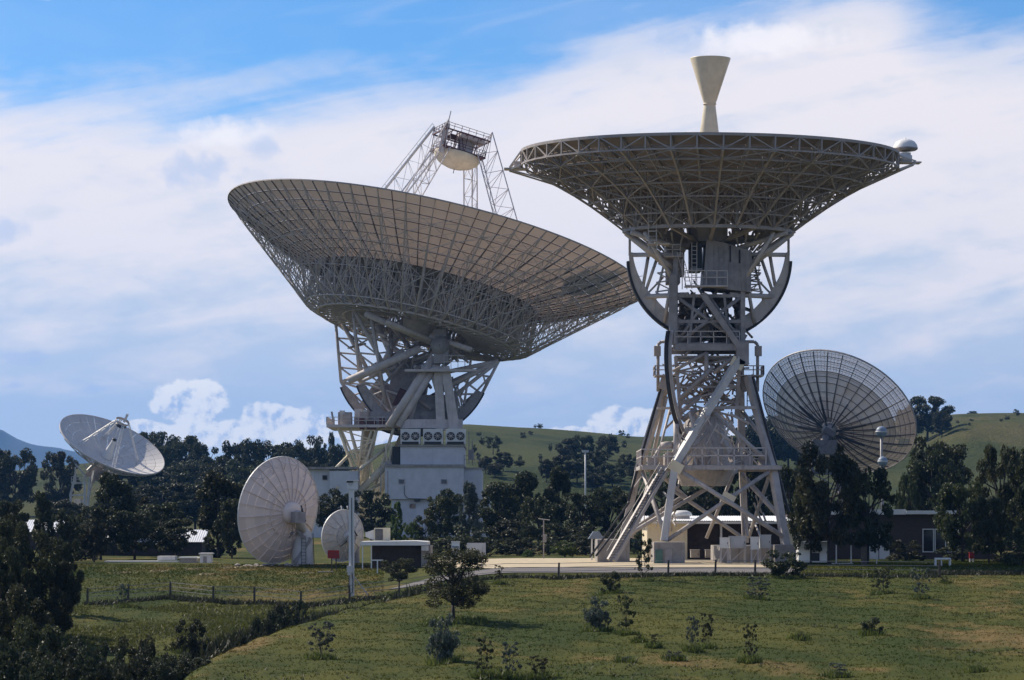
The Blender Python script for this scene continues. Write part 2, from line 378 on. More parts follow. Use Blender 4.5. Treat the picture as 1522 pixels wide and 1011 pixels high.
# ------------------------------------------------------------------ dish helpers
def frame(C, a, b):
    n = Vector((math.sin(a)*math.cos(b), math.sin(b), math.cos(a)*math.cos(b)))
    u = Vector((0, 1, 0)).cross(n).normalized(); v = n.cross(u)
    m = Matrix((u, v, n)).transposed().to_4x4(); m.translation = C
    return m
def pol(r, t, z): return Vector((r*math.cos(t), r*math.sin(t), z))
def rotz(t): return Matrix.Rotation(t, 4, 'Z')
def panel_mesh(name, r0, r1, dt, zf, th=.06, gap=.04, sub=3):
    """one curved reflector panel between radii, centred on angle 0; zf(r) surface"""
    b = MB(); vs = []; nr_ = 2
    for k, r in enumerate((r0+gap, r1-gap)):
        for i in range(sub+1):
            h = dt/2-gap/r
            t = -h+2*h*i/sub
            vs.append(pol(r, t, zf(r)))
    top = len(vs); vs += [v-Vector((0, 0, th)) for v in vs]
    n = sub+1; fs = []
    for i in range(sub):
        fs.append((i, n+i, n+i+1, i+1)); fs.append((top+i, top+i+1, top+n+i+1, top+n+i))
        fs.append((i, i+1, top+i+1, top+i)); fs.append((n+i, top+n+i, top+n+i+1, n+i+1))
    fs += [(0, top, top+n, n), (sub, n+sub, top+n+sub, top+sub)]
    b.add(vs, fs); return b.mesh(name)
def rings(parent, radii, nseg, zf, m, parts_from, parts_sector, off=0.0, name='panel', nsegs=None, th=.06, m_in=None, in_k=0):
    """panels ring by ring; those in rings >= parts_from and in the sector facing the viewer become objects, others join one stuff part"""
    st = MB(); st2 = MB(); cnt = 0
    for k in range(len(radii)-1):
        ns = nsegs[k] if nsegs else nseg
        dt = 2*math.pi/ns; me = panel_mesh(name, radii[k], radii[k+1], dt, zf, th); me.materials.append(m)
        base = [v.co.copy() for v in me.vertices]; fcs = [tuple(p.vertices) for p in me.polygons]
        for i in range(ns):
            t = off+(i+.5)*dt; tt = math.degrees(t) % 360
            if k >= parts_from and parts_sector(tt) and cnt < 298:
                mkobj(name, me, m, parent, rotz(t)); cnt += 1
            else:
                q = rotz(t); (st2 if m_in and k < in_k else st).add([q @ v for v in base], fcs)
    if st.v: st.build('far_panels', m, parent, kind='stuff')
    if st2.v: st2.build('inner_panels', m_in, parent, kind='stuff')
def lattice(b, p0, p1, q0, q1, n, wc, wd, flip=False):
    """planar lattice between two chords"""
    p0, p1, q0, q1 = map(Vector, (p0, p1, q0, q1))
    b.bar(p0, p1, wc); b.bar(q0, q1, wc)
    for i in range(n+1):
        a = p0.lerp(p1, i/n); c = q0.lerp(q1, i/n); b.bar(a, c, wd)
        if i < n:
            a2 = p0.lerp(p1, (i+1)/n); c2 = q0.lerp(q1, (i+1)/n)
            if (i % 2 == 0) != flip: b.bar(a, c2, wd)
            else: b.bar(c, a2, wd)
def tower_lattice(b, P, Q, n, wc, wd):
    """lattice column: P, Q lists of matching corner points (bottom, top)"""
    k = len(P)
    for i in range(k):
        b.bar(P[i], Q[i], wc); j = (i+1) % k
        for s in range(n):
            a0 = Vector(P[i]).lerp(Vector(Q[i]), s/n); a1 = Vector(P[i]).lerp(Vector(Q[i]), (s+1)/n)
            c0 = Vector(P[j]).lerp(Vector(Q[j]), s/n); c1 = Vector(P[j]).lerp(Vector(Q[j]), (s+1)/n)
            b.bar(a1, c1, wd)
            if s % 2: b.bar(a0, c1, wd)
            else: b.bar(c0, a1, wd)
def railing(b, pts, h=1.1, step=1.6, wd=.06):
    for i in range(len(pts)-1):
        p, q = Vector(pts[i]), Vector(pts[i+1]); n = max(1, round((q-p).length/step))
        for k in range(n+1):
            a = p.lerp(q, k/n); b.bar(a, a+Vector((0, 0, h)), wd)
        for hh in (h, h*.55): b.bar(p+Vector((0, 0, hh)), q+Vector((0, 0, hh)), wd)

# ================================================================== the 70 m antenna
D7 = 443.4
B7 = Vector((X(628, D7), D7, G(X(628, D7), D7)))
big = thing('dish_antenna', 'giant dish with a ribbed grey-white back tilted right, red-railed platform above its rim', 'antenna', B7, 'dish antennas of the station')
def P7(px, py, dy=0.0): return W(px, py, D7+dy)-B7
D = frame(W(648.4, 367.8, D7)-B7, .220, .116)
R7 = 35.0; f4 = 117.0; dep = R7*R7/f4
zf7 = lambda r: r*r/f4-dep
hub = MB(); hub.lathe([(3.2, zf7(3)), (3.2, -dep-.3), (2.2, -dep-4.5), (.1, -dep-4.5)], n=24)
refl = hub.build('reflector', M['strut'], big, D)
rr7 = [3, 4.6, 6.4, 8.4, 10.4, 12.4, 14.4, 16.6, 18.9, 21.2, 23.4, 25.5, 27.5, 29.5, 31.4, 33.2, 35.0]
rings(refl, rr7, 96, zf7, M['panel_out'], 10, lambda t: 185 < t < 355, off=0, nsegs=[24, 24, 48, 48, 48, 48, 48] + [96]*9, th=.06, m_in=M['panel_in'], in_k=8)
RB = 17.6; ZB = -14.7
def zlow(r):
    if r >= RB: return ZB+(r-RB)/(R7-RB)*(0-ZB)-.25*(r < R7-.1)
    return ZB+(RB-r)*.06
# one rib truss (main), one light rib
def ribmesh(main):
    b = MB()
    rs = [r for r in rr7 if r > 6]
    for i in range(len(rs)-1):
        a, c = rs[i], rs[i+1]
        b.bar(pol(a, 0, zf7(a)-.18), pol(c, 0, zf7(c)-.18), .09, .18)
    if main:
        nodes = [r for r in rs if r >= 8]
        for i in range(len(nodes)-1):
            a, c = nodes[i], nodes[i+1]
            ot = a > 20; wv = .09 if ot else .14
            b.bar(pol(a, 0, zlow(a)), pol(c, 0, zlow(c)), .13 if ot else .24)
            b.bar(pol(a, 0, zf7(a)-.3), pol(a, 0, zlow(a)), wv)
            if i % 2 == 0: b.bar(pol(a, 0, zf7(a)-.3), pol(c, 0, zlow(c)), wv)
            else: b.bar(pol(a, 0, zlow(a)), pol(c, 0, zf7(c)-.3), wv)
    else:
        nodes = [r for r in rs if r >= 16]
        for i in range(0, len(nodes)-1):
            a, c = nodes[i], nodes[i+1]; la = zf7(a)-1.0*(R7-a)/18-.4; lc = zf7(c)-1.0*(R7-c)/18-.4
            b.bar(pol(a, 0, (la+zf7(a))/2), pol(c, 0, (lc+zf7(c))/2), .06)
    me = b.mesh('rib'); me.materials.append(M['strut'] if main else M['rib_dk']); return me
rm, rl = ribmesh(True), ribmesh(False)
for i in range(48):
    mkobj('rib', rm, None, refl, rotz(2*math.pi*(i+.0)/48)); mkobj('panel_rib', rl, None, refl, rotz(2*math.pi*(i+.5)/48))
def hoop(r, z, n, wd, ht, parent, m, name='hoop'):
    b = MB()
    for i in range(n): b.bar(pol(r, 2*math.pi*i/n, z), pol(r, 2*math.pi*(i+1)/n, z), wd, ht)
    b.build(name, m, parent)
for r in rr7[7:]: hoop(r, zf7(r)-.13, 96, .09, .11, refl, M['rib_dk'])
hoop(R7+.03, zf7(R7)-.1, 96, .1, .2, refl, M['strut_dk'], 'rim')
for r, wd in ((16.6, .3), (18.9, .15), (12.4, .2), (8.4, .2)):
    hoop(r, zlow(r), 48, wd, wd, refl, M['strut'], 'lower_hoop')
# hoop trusses in the deep inner structure
b = MB()
for r in (14.4, 16.6, 18.9, 12.4):
    for i in range(48):
        t0, t1 = 2*math.pi*i/48, 2*math.pi*(i+1)/48; zt, zl = zf7(r)-.3, zlow(r); zm = (zt+zl)/2
        if i % 2: b.bar(pol(r, t0, zt), pol(r, t1, zl), .13)
        else: b.bar(pol(r, t0, zl), pol(r, t1, zt), .13)
        if r > 16: b.bar(pol(r, (t0+t1)/2, zt), pol(r, (t0+t1)/2, zl), .09); b.bar(pol(r, (t0+t1)/2, zt), pol(r, t0 if i % 2 else t1, zm), .09)
        if r in (16.6, 18.9): b.bar(pol(r, t0, zm), pol(r, t1, zm), .10)
        if r == 16.6:
            b.bar(pol(r, t0, zl), pol(r, (t0+t1)/2, zm), .11); b.bar(pol(r, t1, zl), pol(r, (t0+t1)/2, zm), .11)
b.build('hoop_truss', M['strut'], refl)
b = MB(); rs_ = [16.6, 18.9, 21.2, 23.4, 25.5, 27.5, 29.5, 31.4, 33.2]
for k in range(len(rs_)-1):      # sway bracing in the lower chord plane
    for i in range(48):
        t0, t1 = 2*math.pi*i/48, 2*math.pi*(i+1)/48
        if k < 3:
            a, c = (t0, t1) if (i+k) % 2 else (t1, t0); b.bar(pol(rs_[k], a, zlow(rs_[k])), pol(rs_[k+1], c, zlow(rs_[k+1])), .11)
        else:
            a, c = (t0, t1) if (i+k) % 2 else (t1, t0); b.bar(pol(rs_[k], a, zlow(rs_[k])), pol(rs_[k+1], c, zlow(rs_[k+1])), .075)
            if k % 2: b.bar(pol(rs_[k], t0, zlow(rs_[k])), pol(rs_[k], t1, zlow(rs_[k])), .075)
            b.bar(pol(rs_[k], t0, zlow(rs_[k])), pol(rs_[k], t1, zf7(rs_[k])-.3), .06)
for i in range(12):
    t = 2*math.pi*i/12
    b.bar(pol(16.6, t, zlow(16.6)), pol(8.4, t+.3, zf7(8.4)-.3), .2); b.bar(pol(16.6, t, zlow(16.6)), pol(8.4, t-.3, zf7(8.4)-.3), .2)
b.build('sway_bracing', M['strut'], refl)
# quadripod
apz = 17.0
for k, (bxx, byy) in enumerate(((-17.0, 8.0), (-8.4, -16.6), (17.0, -8.2), (8.0, 16.6))):
    b = MB(); bz = zf7(18.6); tdir = Vector((-byy, bxx, 0)).normalized(); odir = Vector((bxx, byy, 0)).normalized()
    base = Vector((bxx, byy, bz)); top = odir*4.5+Vector((0, 0, apz-.8))
    wB, wT = 1.9, 1.5
    P_ = [base+odir*wB*1.2, base-odir*wB+tdir*.7, base-odir*wB-tdir*.7]
    Q_ = [top+odir*.9+Vector((0, 0, 4.2)), top-odir*.4+tdir*.8, top-odir*.4-tdir*.8]
    tower_lattice(b, P_, Q_, 9, .15 if k else .2, .07)
    if k == 0:
        a, c = P_[0], Q_[0]; off = odir*.5+Vector((0, 0, .5)); b.bar(a, c, .5, .2); b.bar(a+off, c+off, .08)
        for j in range(16): q = a.lerp(c, j/15); b.bar(q, q+off, .06)
    b.build('quadripod_leg', M['bright'] if k in (0,) else M['strut'], refl)
# apex: deck frames, railings, drum and subreflector
b = MB()
for z0, hw in ((apz-1.0, 3.7), (apz+1.9, 3.9)):
    cs = [Vector((x*hw, y*3.4, z0)) for x, y in ((-1, -1), (1, -1), (1, 1), (-1, 1))]
    for i in range(4): b.bar(cs[i], cs[(i+1) % 4], .22)
    if z0 < apz: b.box((0, 0, z0-.05), (hw*2, 6.8, .12))
    b.box((0, .8, z0-.05), (hw*1.1, 3, .12))
    for x in np.linspace(-hw, hw, 7): b.bar((x, -3.4, z0), (x, 3.4, z0), .12)
for x in (-4, -2, 0, 2, 4):
    for y in (-3.3, 3.3): b.bar((x*.9, y, apz-1), (x*.95, y, apz+1.9), .1)
b.build('apex_platform', M['rust'], refl, rotz(R(20)))
b = MB()
for z0, hw in ((apz-.9, 3.7), (apz+2.0, 3.9)):
    railing(b, [(-hw, -3.4, z0), (hw, -3.4, z0), (hw, 3.4, z0), (-hw, 3.4, z0), (-hw, -3.4, z0)], 1.0, 1.3, .07)
for i in range(9): x = random.uniform(-3.6, 3.4); b.bar((x, random.uniform(-2.5, 2), apz-.9), (x+random.uniform(-1, 1), random.uniform(-2.5, 2), apz+2.4), .12)
b.build('platform_railing', M['rust'], refl, rotz(R(20)))
b = MB(); b.lathe([(.1, apz+2.2), (1.5, apz+2.2), (1.2, apz-.9)], (1.0, .5, 0), 16); b.box((1.6, -.8, apz+1.9), (4.2, 2.2, .9), .35); b.box((-2.6, -3.4, apz+.4), (.9, .9, 5.0)); b.bar((-2.6, -1.5, apz+3), (-2.6, -1.5, apz+5.6), .15)
b.build('equipment_drum', M['strut'], refl)
MB().lathe([(3.9, apz-1.15), (3.95, apz-1.4), (3.6, apz-2.1), (2.7, apz-2.8), (1.5, apz-3.25), (.05, apz-3.5)], n=40).build('subreflector', M['cream'], refl)  # really white; the cream colour paints in warm reflected sunlight
MB().bar((0, 0, apz-3.4), (0, 0, apz-4.2), .12).build('focus_probe', M['dark'], refl)
MB().lathe([(3.2, zf7(3)-.1), (2.2, zf7(3)+5), (1.2, zf7(3)+9)], n=20).build('feed_cone', M['white'], refl)

def sweep(b, pts, wx, wy, smooth=True):
    vs = []
    for p in pts:
        p = Vector(p); vs += [p+Vector((sx*wx/2, sy*wy/2, 0)) for sx, sy in ((-1, -1), (1, -1), (1, 1), (-1, 1))]
    n = len(pts); b.add(vs, [(4*i+k, 4*i+(k+1) % 4, 4*i+4+(k+1) % 4, 4*i+4+k) for i in range(n-1) for k in range(4)]+[(0, 1, 2, 3), (4*n-4, 4*n-1, 4*n-2, 4*n-3)])
def arcband(b, cf, r0, r1, dy0, dy1, ts, taper=0):
    vs = []; n = len(ts)
    for i, t in enumerate(ts):
        e = 1.0 if not taper else min(1, (1-abs(2*i/(n-1)-1))*taper+.25)
        ri = r1-(r1-r0)*e
        vs += [cf(t, r1, dy0), cf(t, r1, dy1), cf(t, ri, dy1), cf(t, ri, dy0)]
    fs = [(4*i+k, 4*i+(k+1) % 4, 4*i+4+(k+1) % 4, 4*i+4+k) for i in range(n-1) for k in range(4)]
    b.add(vs, fs+[(0, 1, 2, 3), (4*n-4, 4*n-1, 4*n-2, 4*n-3)])
# tipping structure and mount
def sym(L, b, n=8):
    for (x0, y0, d0, x1, y1, d1, wd) in L: b.bar(P7(x0, y0, d0), P7(x1, y1, d1), wd, n=n)
b = MB()
sym([(654, 515, -9, 543, 466, -13, .95), (654, 512, -9, 575, 478, -14, .8), (625, 518, -9, 518, 566, -8, 1.2), (640, 500, -8, 700, 520, -12, .9),
     (560, 470, 8, 640, 515, 9, .9), (520, 470, 8, 640, 515, 9, .8), (739, 537, 6, 640, 515, 9, .9), (739, 537, -4, 650, 582, -8, .8),
     (739, 537, -4, 640, 590, 4, .7), (600, 480, 0, 560, 560, 0, .9), (560, 480, 2, 600, 570, 0, .9)], b)
b.build('tipping_frame', M['strut'], big)
# elevation wheel: gear rims with lattices
rw = 12.75
def wp(t, rr_, dy, cx_=612): c = P7(cx_, 535, dy); return c+Vector((rr_*math.cos(t), 0, rr_*math.sin(t)))
for dy, cxx, a0, a1 in ((5.5, 612, -159, -26), (-5.5, 640, -161, -115), (-5.0, 614, -60, -25)):
    tr = [R(a) for a in np.linspace(a0, a1, 30)]; cf = lambda t, r_, y_: wp(t, r_, y_, cxx)
    b = MB(); arcband(b, cf, rw-1.5, rw-.15, dy-.5, dy+.5, tr, 8); gs = b.build('gear_sector', M['steel'], big)
    b = MB(); arcband(b, cf, rw-.14, rw+.12, dy-.6, dy+.6, tr); b.build('gear_rack', M['dark'], gs)
for dy, dx in ((-5.5, 28), (5.5, 0)):
    b = MB()
    T = P7(497+dx, 459, dy*1.3); Bm = P7(507+dx, 568, dy); c0x = 612+dx
    T2 = P7(522+dx, 460, dy*1.3); H = P7(552+dx, 628, dy); E = P7(528+dx, 606, dy)
    b.bar(T, Bm, .5, n=8); b.bar(T2, P7(545+dx, 600, dy), .6, n=8); b.bar(T, P7(552+dx, 560, dy), .65, n=8); b.bar(Bm, E, .4, n=6); b.bar(Bm, P7(560+dx, 545, dy), .5, n=8)
    for s_ in (.2, .4, .6, .8, 1): b.bar(T.lerp(Bm, s_), T2.lerp(P7(545+dx, 600, dy), s_*.8), .26, n=6); b.bar(T.lerp(Bm, s_-.2), T2.lerp(P7(545+dx, 600, dy), s_*.8), .26, n=6)
    for q in ((520, 590), (535, 612), (560, 620), (575, 590)): b.bar(Bm, P7(q[0]+dx, q[1], dy), .3, n=6); b.bar(P7(545+dx, 580, dy), P7(q[0]+dx, q[1], dy), .26, n=6)
    b.bar(P7(525+dx, 560, dy), P7(600, 520, dy), .7, n=8)
    b.build('wheel_lattice', M['strut'], big)
for dy in (-5.0, 5.5):
    b = MB(); T = P7(741, 537, dy); E = P7(716, 586, dy)
    b.bar(T, E, .5, n=8); b.bar(P7(700, 534, dy), P7(690, 600, dy), .4, n=6); b.bar(T, P7(655, 575, dy), .75, n=8); b.bar(T, P7(660, 600, dy), .6, n=8); b.bar(T, P7(650, 556, dy), .7, n=8)
    for a0, a1 in (((728, 560), (700, 556)), ((728, 560), (706, 584)), ((716, 586), (684, 586)), ((716, 586), (690, 566)), ((700, 556), (684, 590)), ((684, 566), (672, 590)), ((690, 600), (665, 560)), ((715, 545), (722, 572)), ((680, 575), (690, 618)), ((672, 560), (688, 622))): b.bar(P7(*a0, dy), P7(*a1, dy), .3, n=6)
    b.build('wheel_lattice', M['strut'], big)
b = MB()
rq = random.Random(17)
for i in range(44):
    x = rq.uniform(535, 690); y = rq.uniform(480, 545); b.bar(P7(x, y, rq.uniform(-7, 7)), P7(max(518, x+rq.uniform(-55, 50)), y+rq.uniform(-20, 45), rq.uniform(-7, 7)), rq.choice([.25, .35, .5, .7]), n=6)
b.build('tipping_bracing', M['strut'], big)
# bearings and alidade
for dy in (-9, 9):
    b = MB(); c = P7(654, 514, dy); b.lathe([(.1, -1.6), (1.5, -1.6), (1.5, 1.6), (.1, 1.6)], c, 20, True, Matrix.Rotation(R(90), 3, 'X')); b.box(c+Vector((.2, 0, -1.8)), (2.4, 3, 2.2))
    b.box(c+Vector((0, 0, 2.0)), (2.0, 2.0, 1.2))
    b.build('bearing', M['steel'], big)
b = MB()
al = []
for dy in (-9, 9):
    k = 1 if dy < 0 else 1
    al += [(645, 530, dy, 578, 634, dy*1.1, 1.3), (652, 536, dy, 592, 634, dy*1.1, 1.1), (632, 540, dy*.8, 606, 640, dy*.9, .8)]
    al += [(640, 548, dy, 655, 600, dy, .7)]
sym(al, b)
for dy in (-9, 9):
    b.bar(P7(651, 545, dy), P7(656, 640, dy), 1.3, 1.6, 4, 1.5); b.bar(P7(662, 545, dy-.3), P7(676, 640, dy-.3), 1.3, 1.7, 4, 1.7)
for x in (600, 650, 680): b.bar(P7(x, 632, -10), P7(x, 632, 10), 1.0)
b.bar(P7(598, 630, -9.5), P7(688, 630, -9.5), 1.0, 1.4)
b.build('alidade_frame', M['strut'], big)
b = MB()     # drive housings between the wheels
b.box(P7(572, 597, 0), (6, 5, 5.5), 0, R(35)); b.box(P7(606, 585, 1), (6, 8, 7), 0, R(10)); b.box(P7(640, 612, 0), (9, 12, 5)); b.box(P7(610, 624, 0), (13, 14, 2.2)); b.box(P7(570, 592, -2.8), (4.5, .5, .5), 0, R(30)); b.box(P7(564, 582, -2.8), (2.5, .5, .4), 0, R(-40))
b.box(P7(600, 545, 3), (6, 5, 3), 0, R(12))
b.build('drive_housing', M['steel'], big)
b = MB(); b.box(P7(598, 604, -8), (3.5, .5, 1.2), 0, R(-30)); b.box(P7(582, 590, -4), (4, .4, .5), 0, R(30)); b.box(P7(630, 600, -7), (3, .4, .5), 0, R(35)); b.box(P7(620, 575, -5), (2.2, .5, 3), 0, R(20))
b.build('gusset_plates', M['strut_dk'], big)
b = MB(); b.box(P7(596, 592, -5.6), (1.6, 1.5, 3), 0, R(25)); b.build('red_drive_cover', M['rust'], big)
b = MB()     # side platform near the bearing
b.box(P7(655, 551, -10), (11.5, 2.2, .4)); railing(b, [P7(660, 549, -11), P7(691, 549, -11), P7(691, 549, -8)], 2.2, 1.1, .1)
b.box(P7(640, 546, -8), (3, 2, .5)); b.build('bearing_platform', M['strut'], big)
b = MB()     # azimuth platform on the left
pl = [P7(495, 636, 7), P7(495, 636, -7), P7(592, 636, -9)]
b.bx(pl[0].x, pl[2].x, -9, 9, pl[0].z-.45, pl[0].z); railing(b, [pl[0]+Vector((0, -1, .1)), Vector((pl[0].x, -8.8, pl[0].z)), Vector((pl[2].x, -8.8, pl[0].z))], 1.2, 1.3, .09)
b.build('azimuth_platform', M['strut'], big)
b = MB()
for i in range(16):
    x = P7(random.uniform(508, 585), 636).x; h = random.uniform(.8, 2.8); MB().box((x, random.uniform(-8, 3), pl[0].z+h/2), (random.uniform(.6, 1.6), 1.2, h)).build('machine_case', random.choice([M['steel'], M['white'], M['strut_dk']]), big)
b.bar(P7(497, 634, -8), P7(493, 612, -8), .3); b.bar(P7(505, 634, -8), P7(505, 614, -8), .1); b.box(P7(513, 624, -6), (2.2, 2, 2.4))
b.build('platform_machinery', M['steel'], big)
b = MB(); b.box(P7(552, 632, -8.2), (1.5, .6, 1.4)); b.box(P7(538, 630, -8.3), (.8, .6, 1.8)); b.box(P7(568, 629, -8.4), (.9, .6, 1.6)); b.build('red_machinery', M['rust'], big)
b = MB()
cone = []
for x0, d0, x1, d1, yb in ((503, -8, 533, -6, 720), (520, -8, 540, -5, 715), (540, -8, 533, -6, 700), (560, -8, 534, -6, 720), (585, -9, 536, -7, 790), (505, 8, 533, 5, 720), (540, 8, 560, 6, 730), (520, 2, 540, 0, 700), (553, -8, 536, -6, 690)):
    cone.append((x0, 637, d0, x1, yb, d1, .42))
cone += [(518, 677, -7, 497, 698, -10, .45), (575, 665, -8, 500, 726, -14, .5), (585, 680, -8, 530, 735, -11, 1.1), (548, 640, -2, 532, 780, -2, 1.8), (600, 650, -3, 548, 760, -3, 1.6), (565, 720, -9, 535, 735, -12, .4)]
sym(cone, b)
lattice(b, P7(534, 700, -6), P7(508, 640, -8), P7(548, 700, -6), P7(560, 640, -8), 4, .25, .18)
b.bar(P7(573, 660, -9), P7(576, 692, -9), .3); b.bar(P7(582, 660, -9), P7(578, 692, -9), .3)
b.build('pedestal_bracing', M['cream'], big)
# pedestal building
b = MB(); zg = -1.0
y7 = -13
def bx7(b, x0, x1, yt, yb_, d0, d1):
    a = P7(x0, yt, d0); c = P7(x1, yb_, d0); b.bx(a.x, c.x, d0, d1, c.z, a.z)
bx7(b, 572, 689, 694, 742, y7, 12); bx7(b, 689.1, 716, 697, 742, y7+3, 10); bx7(b, 582, 648, 742.2, 800, y7+.6, 10); bx7(b, 648.1, 728, 738, 800, y7+5, 9)
bx7(b, 595, 689, 664, 690.5, y7+1.2, 8)
b.build('pedestal_building', M['render'], big)
b = MB(); bx7(b, 570.5, 690, 690.6, 694, y7-.35, 12.2); bx7(b, 572, 582, 686, 690.4, y7, y7+1.5); bx7(b, 690, 717.5, 695.3, 697, y7+2.7, 10.2); bx7(b, 592, 690.5, 661.5, 663.8, y7+.9, 8.2)
b.build('roof_parapet', M['conc'], big)
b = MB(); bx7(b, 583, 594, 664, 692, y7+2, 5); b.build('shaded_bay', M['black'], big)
for cx_, cy_ in ((597, 716), (660, 716), (613, 752)):
    wf = MB(); s_ = 4.6
    a = P7(cx_-s_, cy_-3.6, y7); c = P7(cx_+s_, cy_+3.6, y7)
    f_ = y7 if cy_ < 740 else y7+.6
    for (u0, u1, v0, v1) in ((a.x, c.x, a.z-.1, a.z), (a.x, c.x, c.z, c.z+.1), (a.x, a.x+.1, c.z+.1, a.z-.1), (c.x-.1, c.x, c.z+.1, a.z-.1)): wf.bx(u0, u1, f_-.1, f_+.05, v0, v1)
    wo = wf.build('window', M['steel'], big)
    MB().bx(a.x+.1, c.x-.1, f_-.04, f_+.02, c.z+.1, a.z-.1).build('pane', M['glass'], wo)
b = MB(); b.path([P7(601, 722, y7-.1), P7(601, 735, y7-.1), P7(606, 741, y7-.1), P7(640, 742, y7-.1)], .08); b.box(P7(620, 744, y7-.1), (.9, .3, .4)); b.box(P7(640, 745, y7), (.5, .3, .3))
b.build('wall_conduit', M['dark'], big)
for k in range(3):      # cooling fan units
    x0 = 595.2+k*33.6; b = MB(); bx7(b, x0, x0+29.6, 637.5, 660.5, y7+1, y7+4)
    cf = b.build('cooling_unit', M['bright'], big)
    for j in range(2):
        c = P7(x0+7.6+j*14.4, 648.3, y7+.95)
        fb_ = MB(); fb_.lathe([(.06, 0), (.62, 0), (.62, .06), (.66, .06), (.66, -.1)], c, 20, True, Matrix.Rotation(R(90), 3, 'X')); mm = Matrix.Rotation(R(90), 3, 'X')
        fo = fb_.build('fan', M['dark'], cf); 
        bl = MB()
        for q in range(9): t = 2*math.pi*q/9; bl.bar(c+Vector((0, -.12, 0))+Vector((.1*math.cos(t), 0, .1*math.sin(t))), c+Vector((0, -.12, 0))+Vector((.6*math.cos(t+.1), 0, .6*math.sin(t+.1))), .05, .09)
        bl.lathe([(.01, .2), (.17, .2), (.17, 0)], c, 10, True, mm)
        bl.build('fan_blade_set', M['strut'], cf)
    b = MB(); bx7(b, x0+2, x0+27, 656.5, 660.2, y7+.85, y7+1); b.build('louvre', M['black'], cf)
for q_ in ((697, 642, 690, -10), (702, 655, 692, -8), (576.5, 700, 740, -16), (566, 690, 735, -15)): MB().bar(P7(q_[0], q_[1], q_[3]), P7(q_[0], q_[2], q_[3]), .14).build('service_pipe', M['steel'], big)
b = MB(); railing(b, [P7(690, 690, -9), P7(712, 690, -9)], 1.4, .8, .07); b.build('roof_railing', M['steel'], big)
MB().box(P7(700, 676, -9), (.9, .8, 1.6)).build('pipe_cabinet', M['steel'], big)
# annex at left of the pedestal
D8 = 430
ax = thing('annex_building', 'small pale annex with one square dark window, left of the giant dish pedestal', 'building', (X(490, D8), D8, G(X(490, D8), D8)))
lo = ax.location
b = MB(); b.bx(X(456, D8)-lo.x, X(489.5, D8)-lo.x, 0, 6, 0, Z(698, D8)-lo.z); b.bx(X(490, D8)-lo.x, X(532, D8)-lo.x, -.6, 6, 0, Z(700, D8)-lo.z); b.build('wall', M['render'], ax)
b = MB(); b.bx(X(455, D8)-lo.x, X(533, D8)-lo.x, -.9, 6.3, Z(700, D8)-lo.z+.25, Z(697, D8)-lo.z+.3); b.build('roof', M['conc'], ax)
a = (X(479, D8)-lo.x, X(487, D8)-lo.x, Z(714, D8)-lo.z, Z(706, D8)-lo.z)
wo = MB().bx(a[0], a[1], -.1, .05, a[2], a[3]).build('window', M['steel'], ax); MB().bx(a[0]+.1, a[1]-.1, -.13, -.1, a[2]+.1, a[3]-.1).build('pane', M['black'], wo)

# ================================================================== the 34 m antenna
D3 = 243.2
B3 = Vector((X(1054, D3), D3, 0.06))
mid = thing('dish_antenna', 'upward-facing dark-backed dish on an open lattice pedestal, tall cream horn standing in its middle', 'antenna', B3, 'dish antennas of the station')
def P3(px, py, dy=0.0): return W(px, py, D3+dy)-B3
D = frame(P3(1053.8, 227.9), .012, -.032)
R3 = 17.0; f43 = 4*14.5; dep3 = R3*R3/f43; zf3 = lambda r: r*r/f43-dep3
b = MB(); b.lathe([(1.8, zf3(1.8)), (1.8, -8.4), (1.3, -8.4)], n=20)
refl3 = b.build('reflector', M['strut_dk'], mid, D)
rr3 = [1.8, 3.6, 5.4, 7.2, 9.0, 10.8, 12.4, 14.0, 15.6, 17.0]
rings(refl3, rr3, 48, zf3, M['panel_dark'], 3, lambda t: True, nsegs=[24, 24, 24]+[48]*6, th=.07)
RB3 = 7.6; ZB3 = -7.1
def zl3(r): return ZB3+(r-RB3)/(R3-RB3)*(-1.45-ZB3)+.45*math.sin(math.pi*max(0, (r-RB3))/(R3-RB3)) if r >= RB3 else ZB3
def rib3(main):
    b = MB(); rs = rr3[1:]
    for i in range(len(rs)-1): b.bar(pol(rs[i], 0, zf3(rs[i])-.2), pol(rs[i+1], 0, zf3(rs[i+1])-.2), .10, .22)
    b.bar(pol(17, 0, -.1), pol(17, 0, -1.4), .13)
    if main:
        nd = [5.4, 7.6, 9.0, 10.8, 12.4, 14.0, 15.6, 17.0]
        for i in range(len(nd)-1):
            a, c = nd[i], nd[i+1]; b.bar(pol(a, 0, zl3(a)), pol(c, 0, zl3(c)), .16)
            b.bar(pol(a, 0, zf3(a)-.2), pol(a, 0, zl3(a)), .12 if a > 8 else .3)
            if i % 2: b.bar(pol(a, 0, zf3(a)-.2), pol(c, 0, zl3(c)), .11)
            else: b.bar(pol(a, 0, zl3(a)), pol(c, 0, zf3(c)-.2), .11)
    else:
        for r, c in ((12.4, 14), (14, 15.6), (15.6, 17)): b.bar(pol(r, 0, zf3(r)-1.2), pol(c, 0, zf3(c)-1.3), .09); b.bar(pol(r, 0, zf3(r)-1.2), pol(c, 0, zf3(c)-.2), .07)
    me = b.mesh('rib'); me.materials.append(M['strut_dk']); return me
a_, c_ = rib3(True), rib3(False)
for i in range(24):
    mkobj('rib', a_, None, refl3, rotz(2*math.pi*i/24+math.pi/2)); mkobj('panel_rib', c_, None, refl3, rotz(2*math.pi*(i+.5)/24+math.pi/2))
hoop(17.0, -.12, 96, .12, .25, refl3, M['strut_dk'], 'rim'); hoop(17.0, -1.35, 48, .14, .14, refl3, M['strut_dk'], 'lower_rim')
for r in rr3[4:-1]: hoop(r, zf3(r)-.2, 48, .08, .12, refl3, M['strut_dk'])
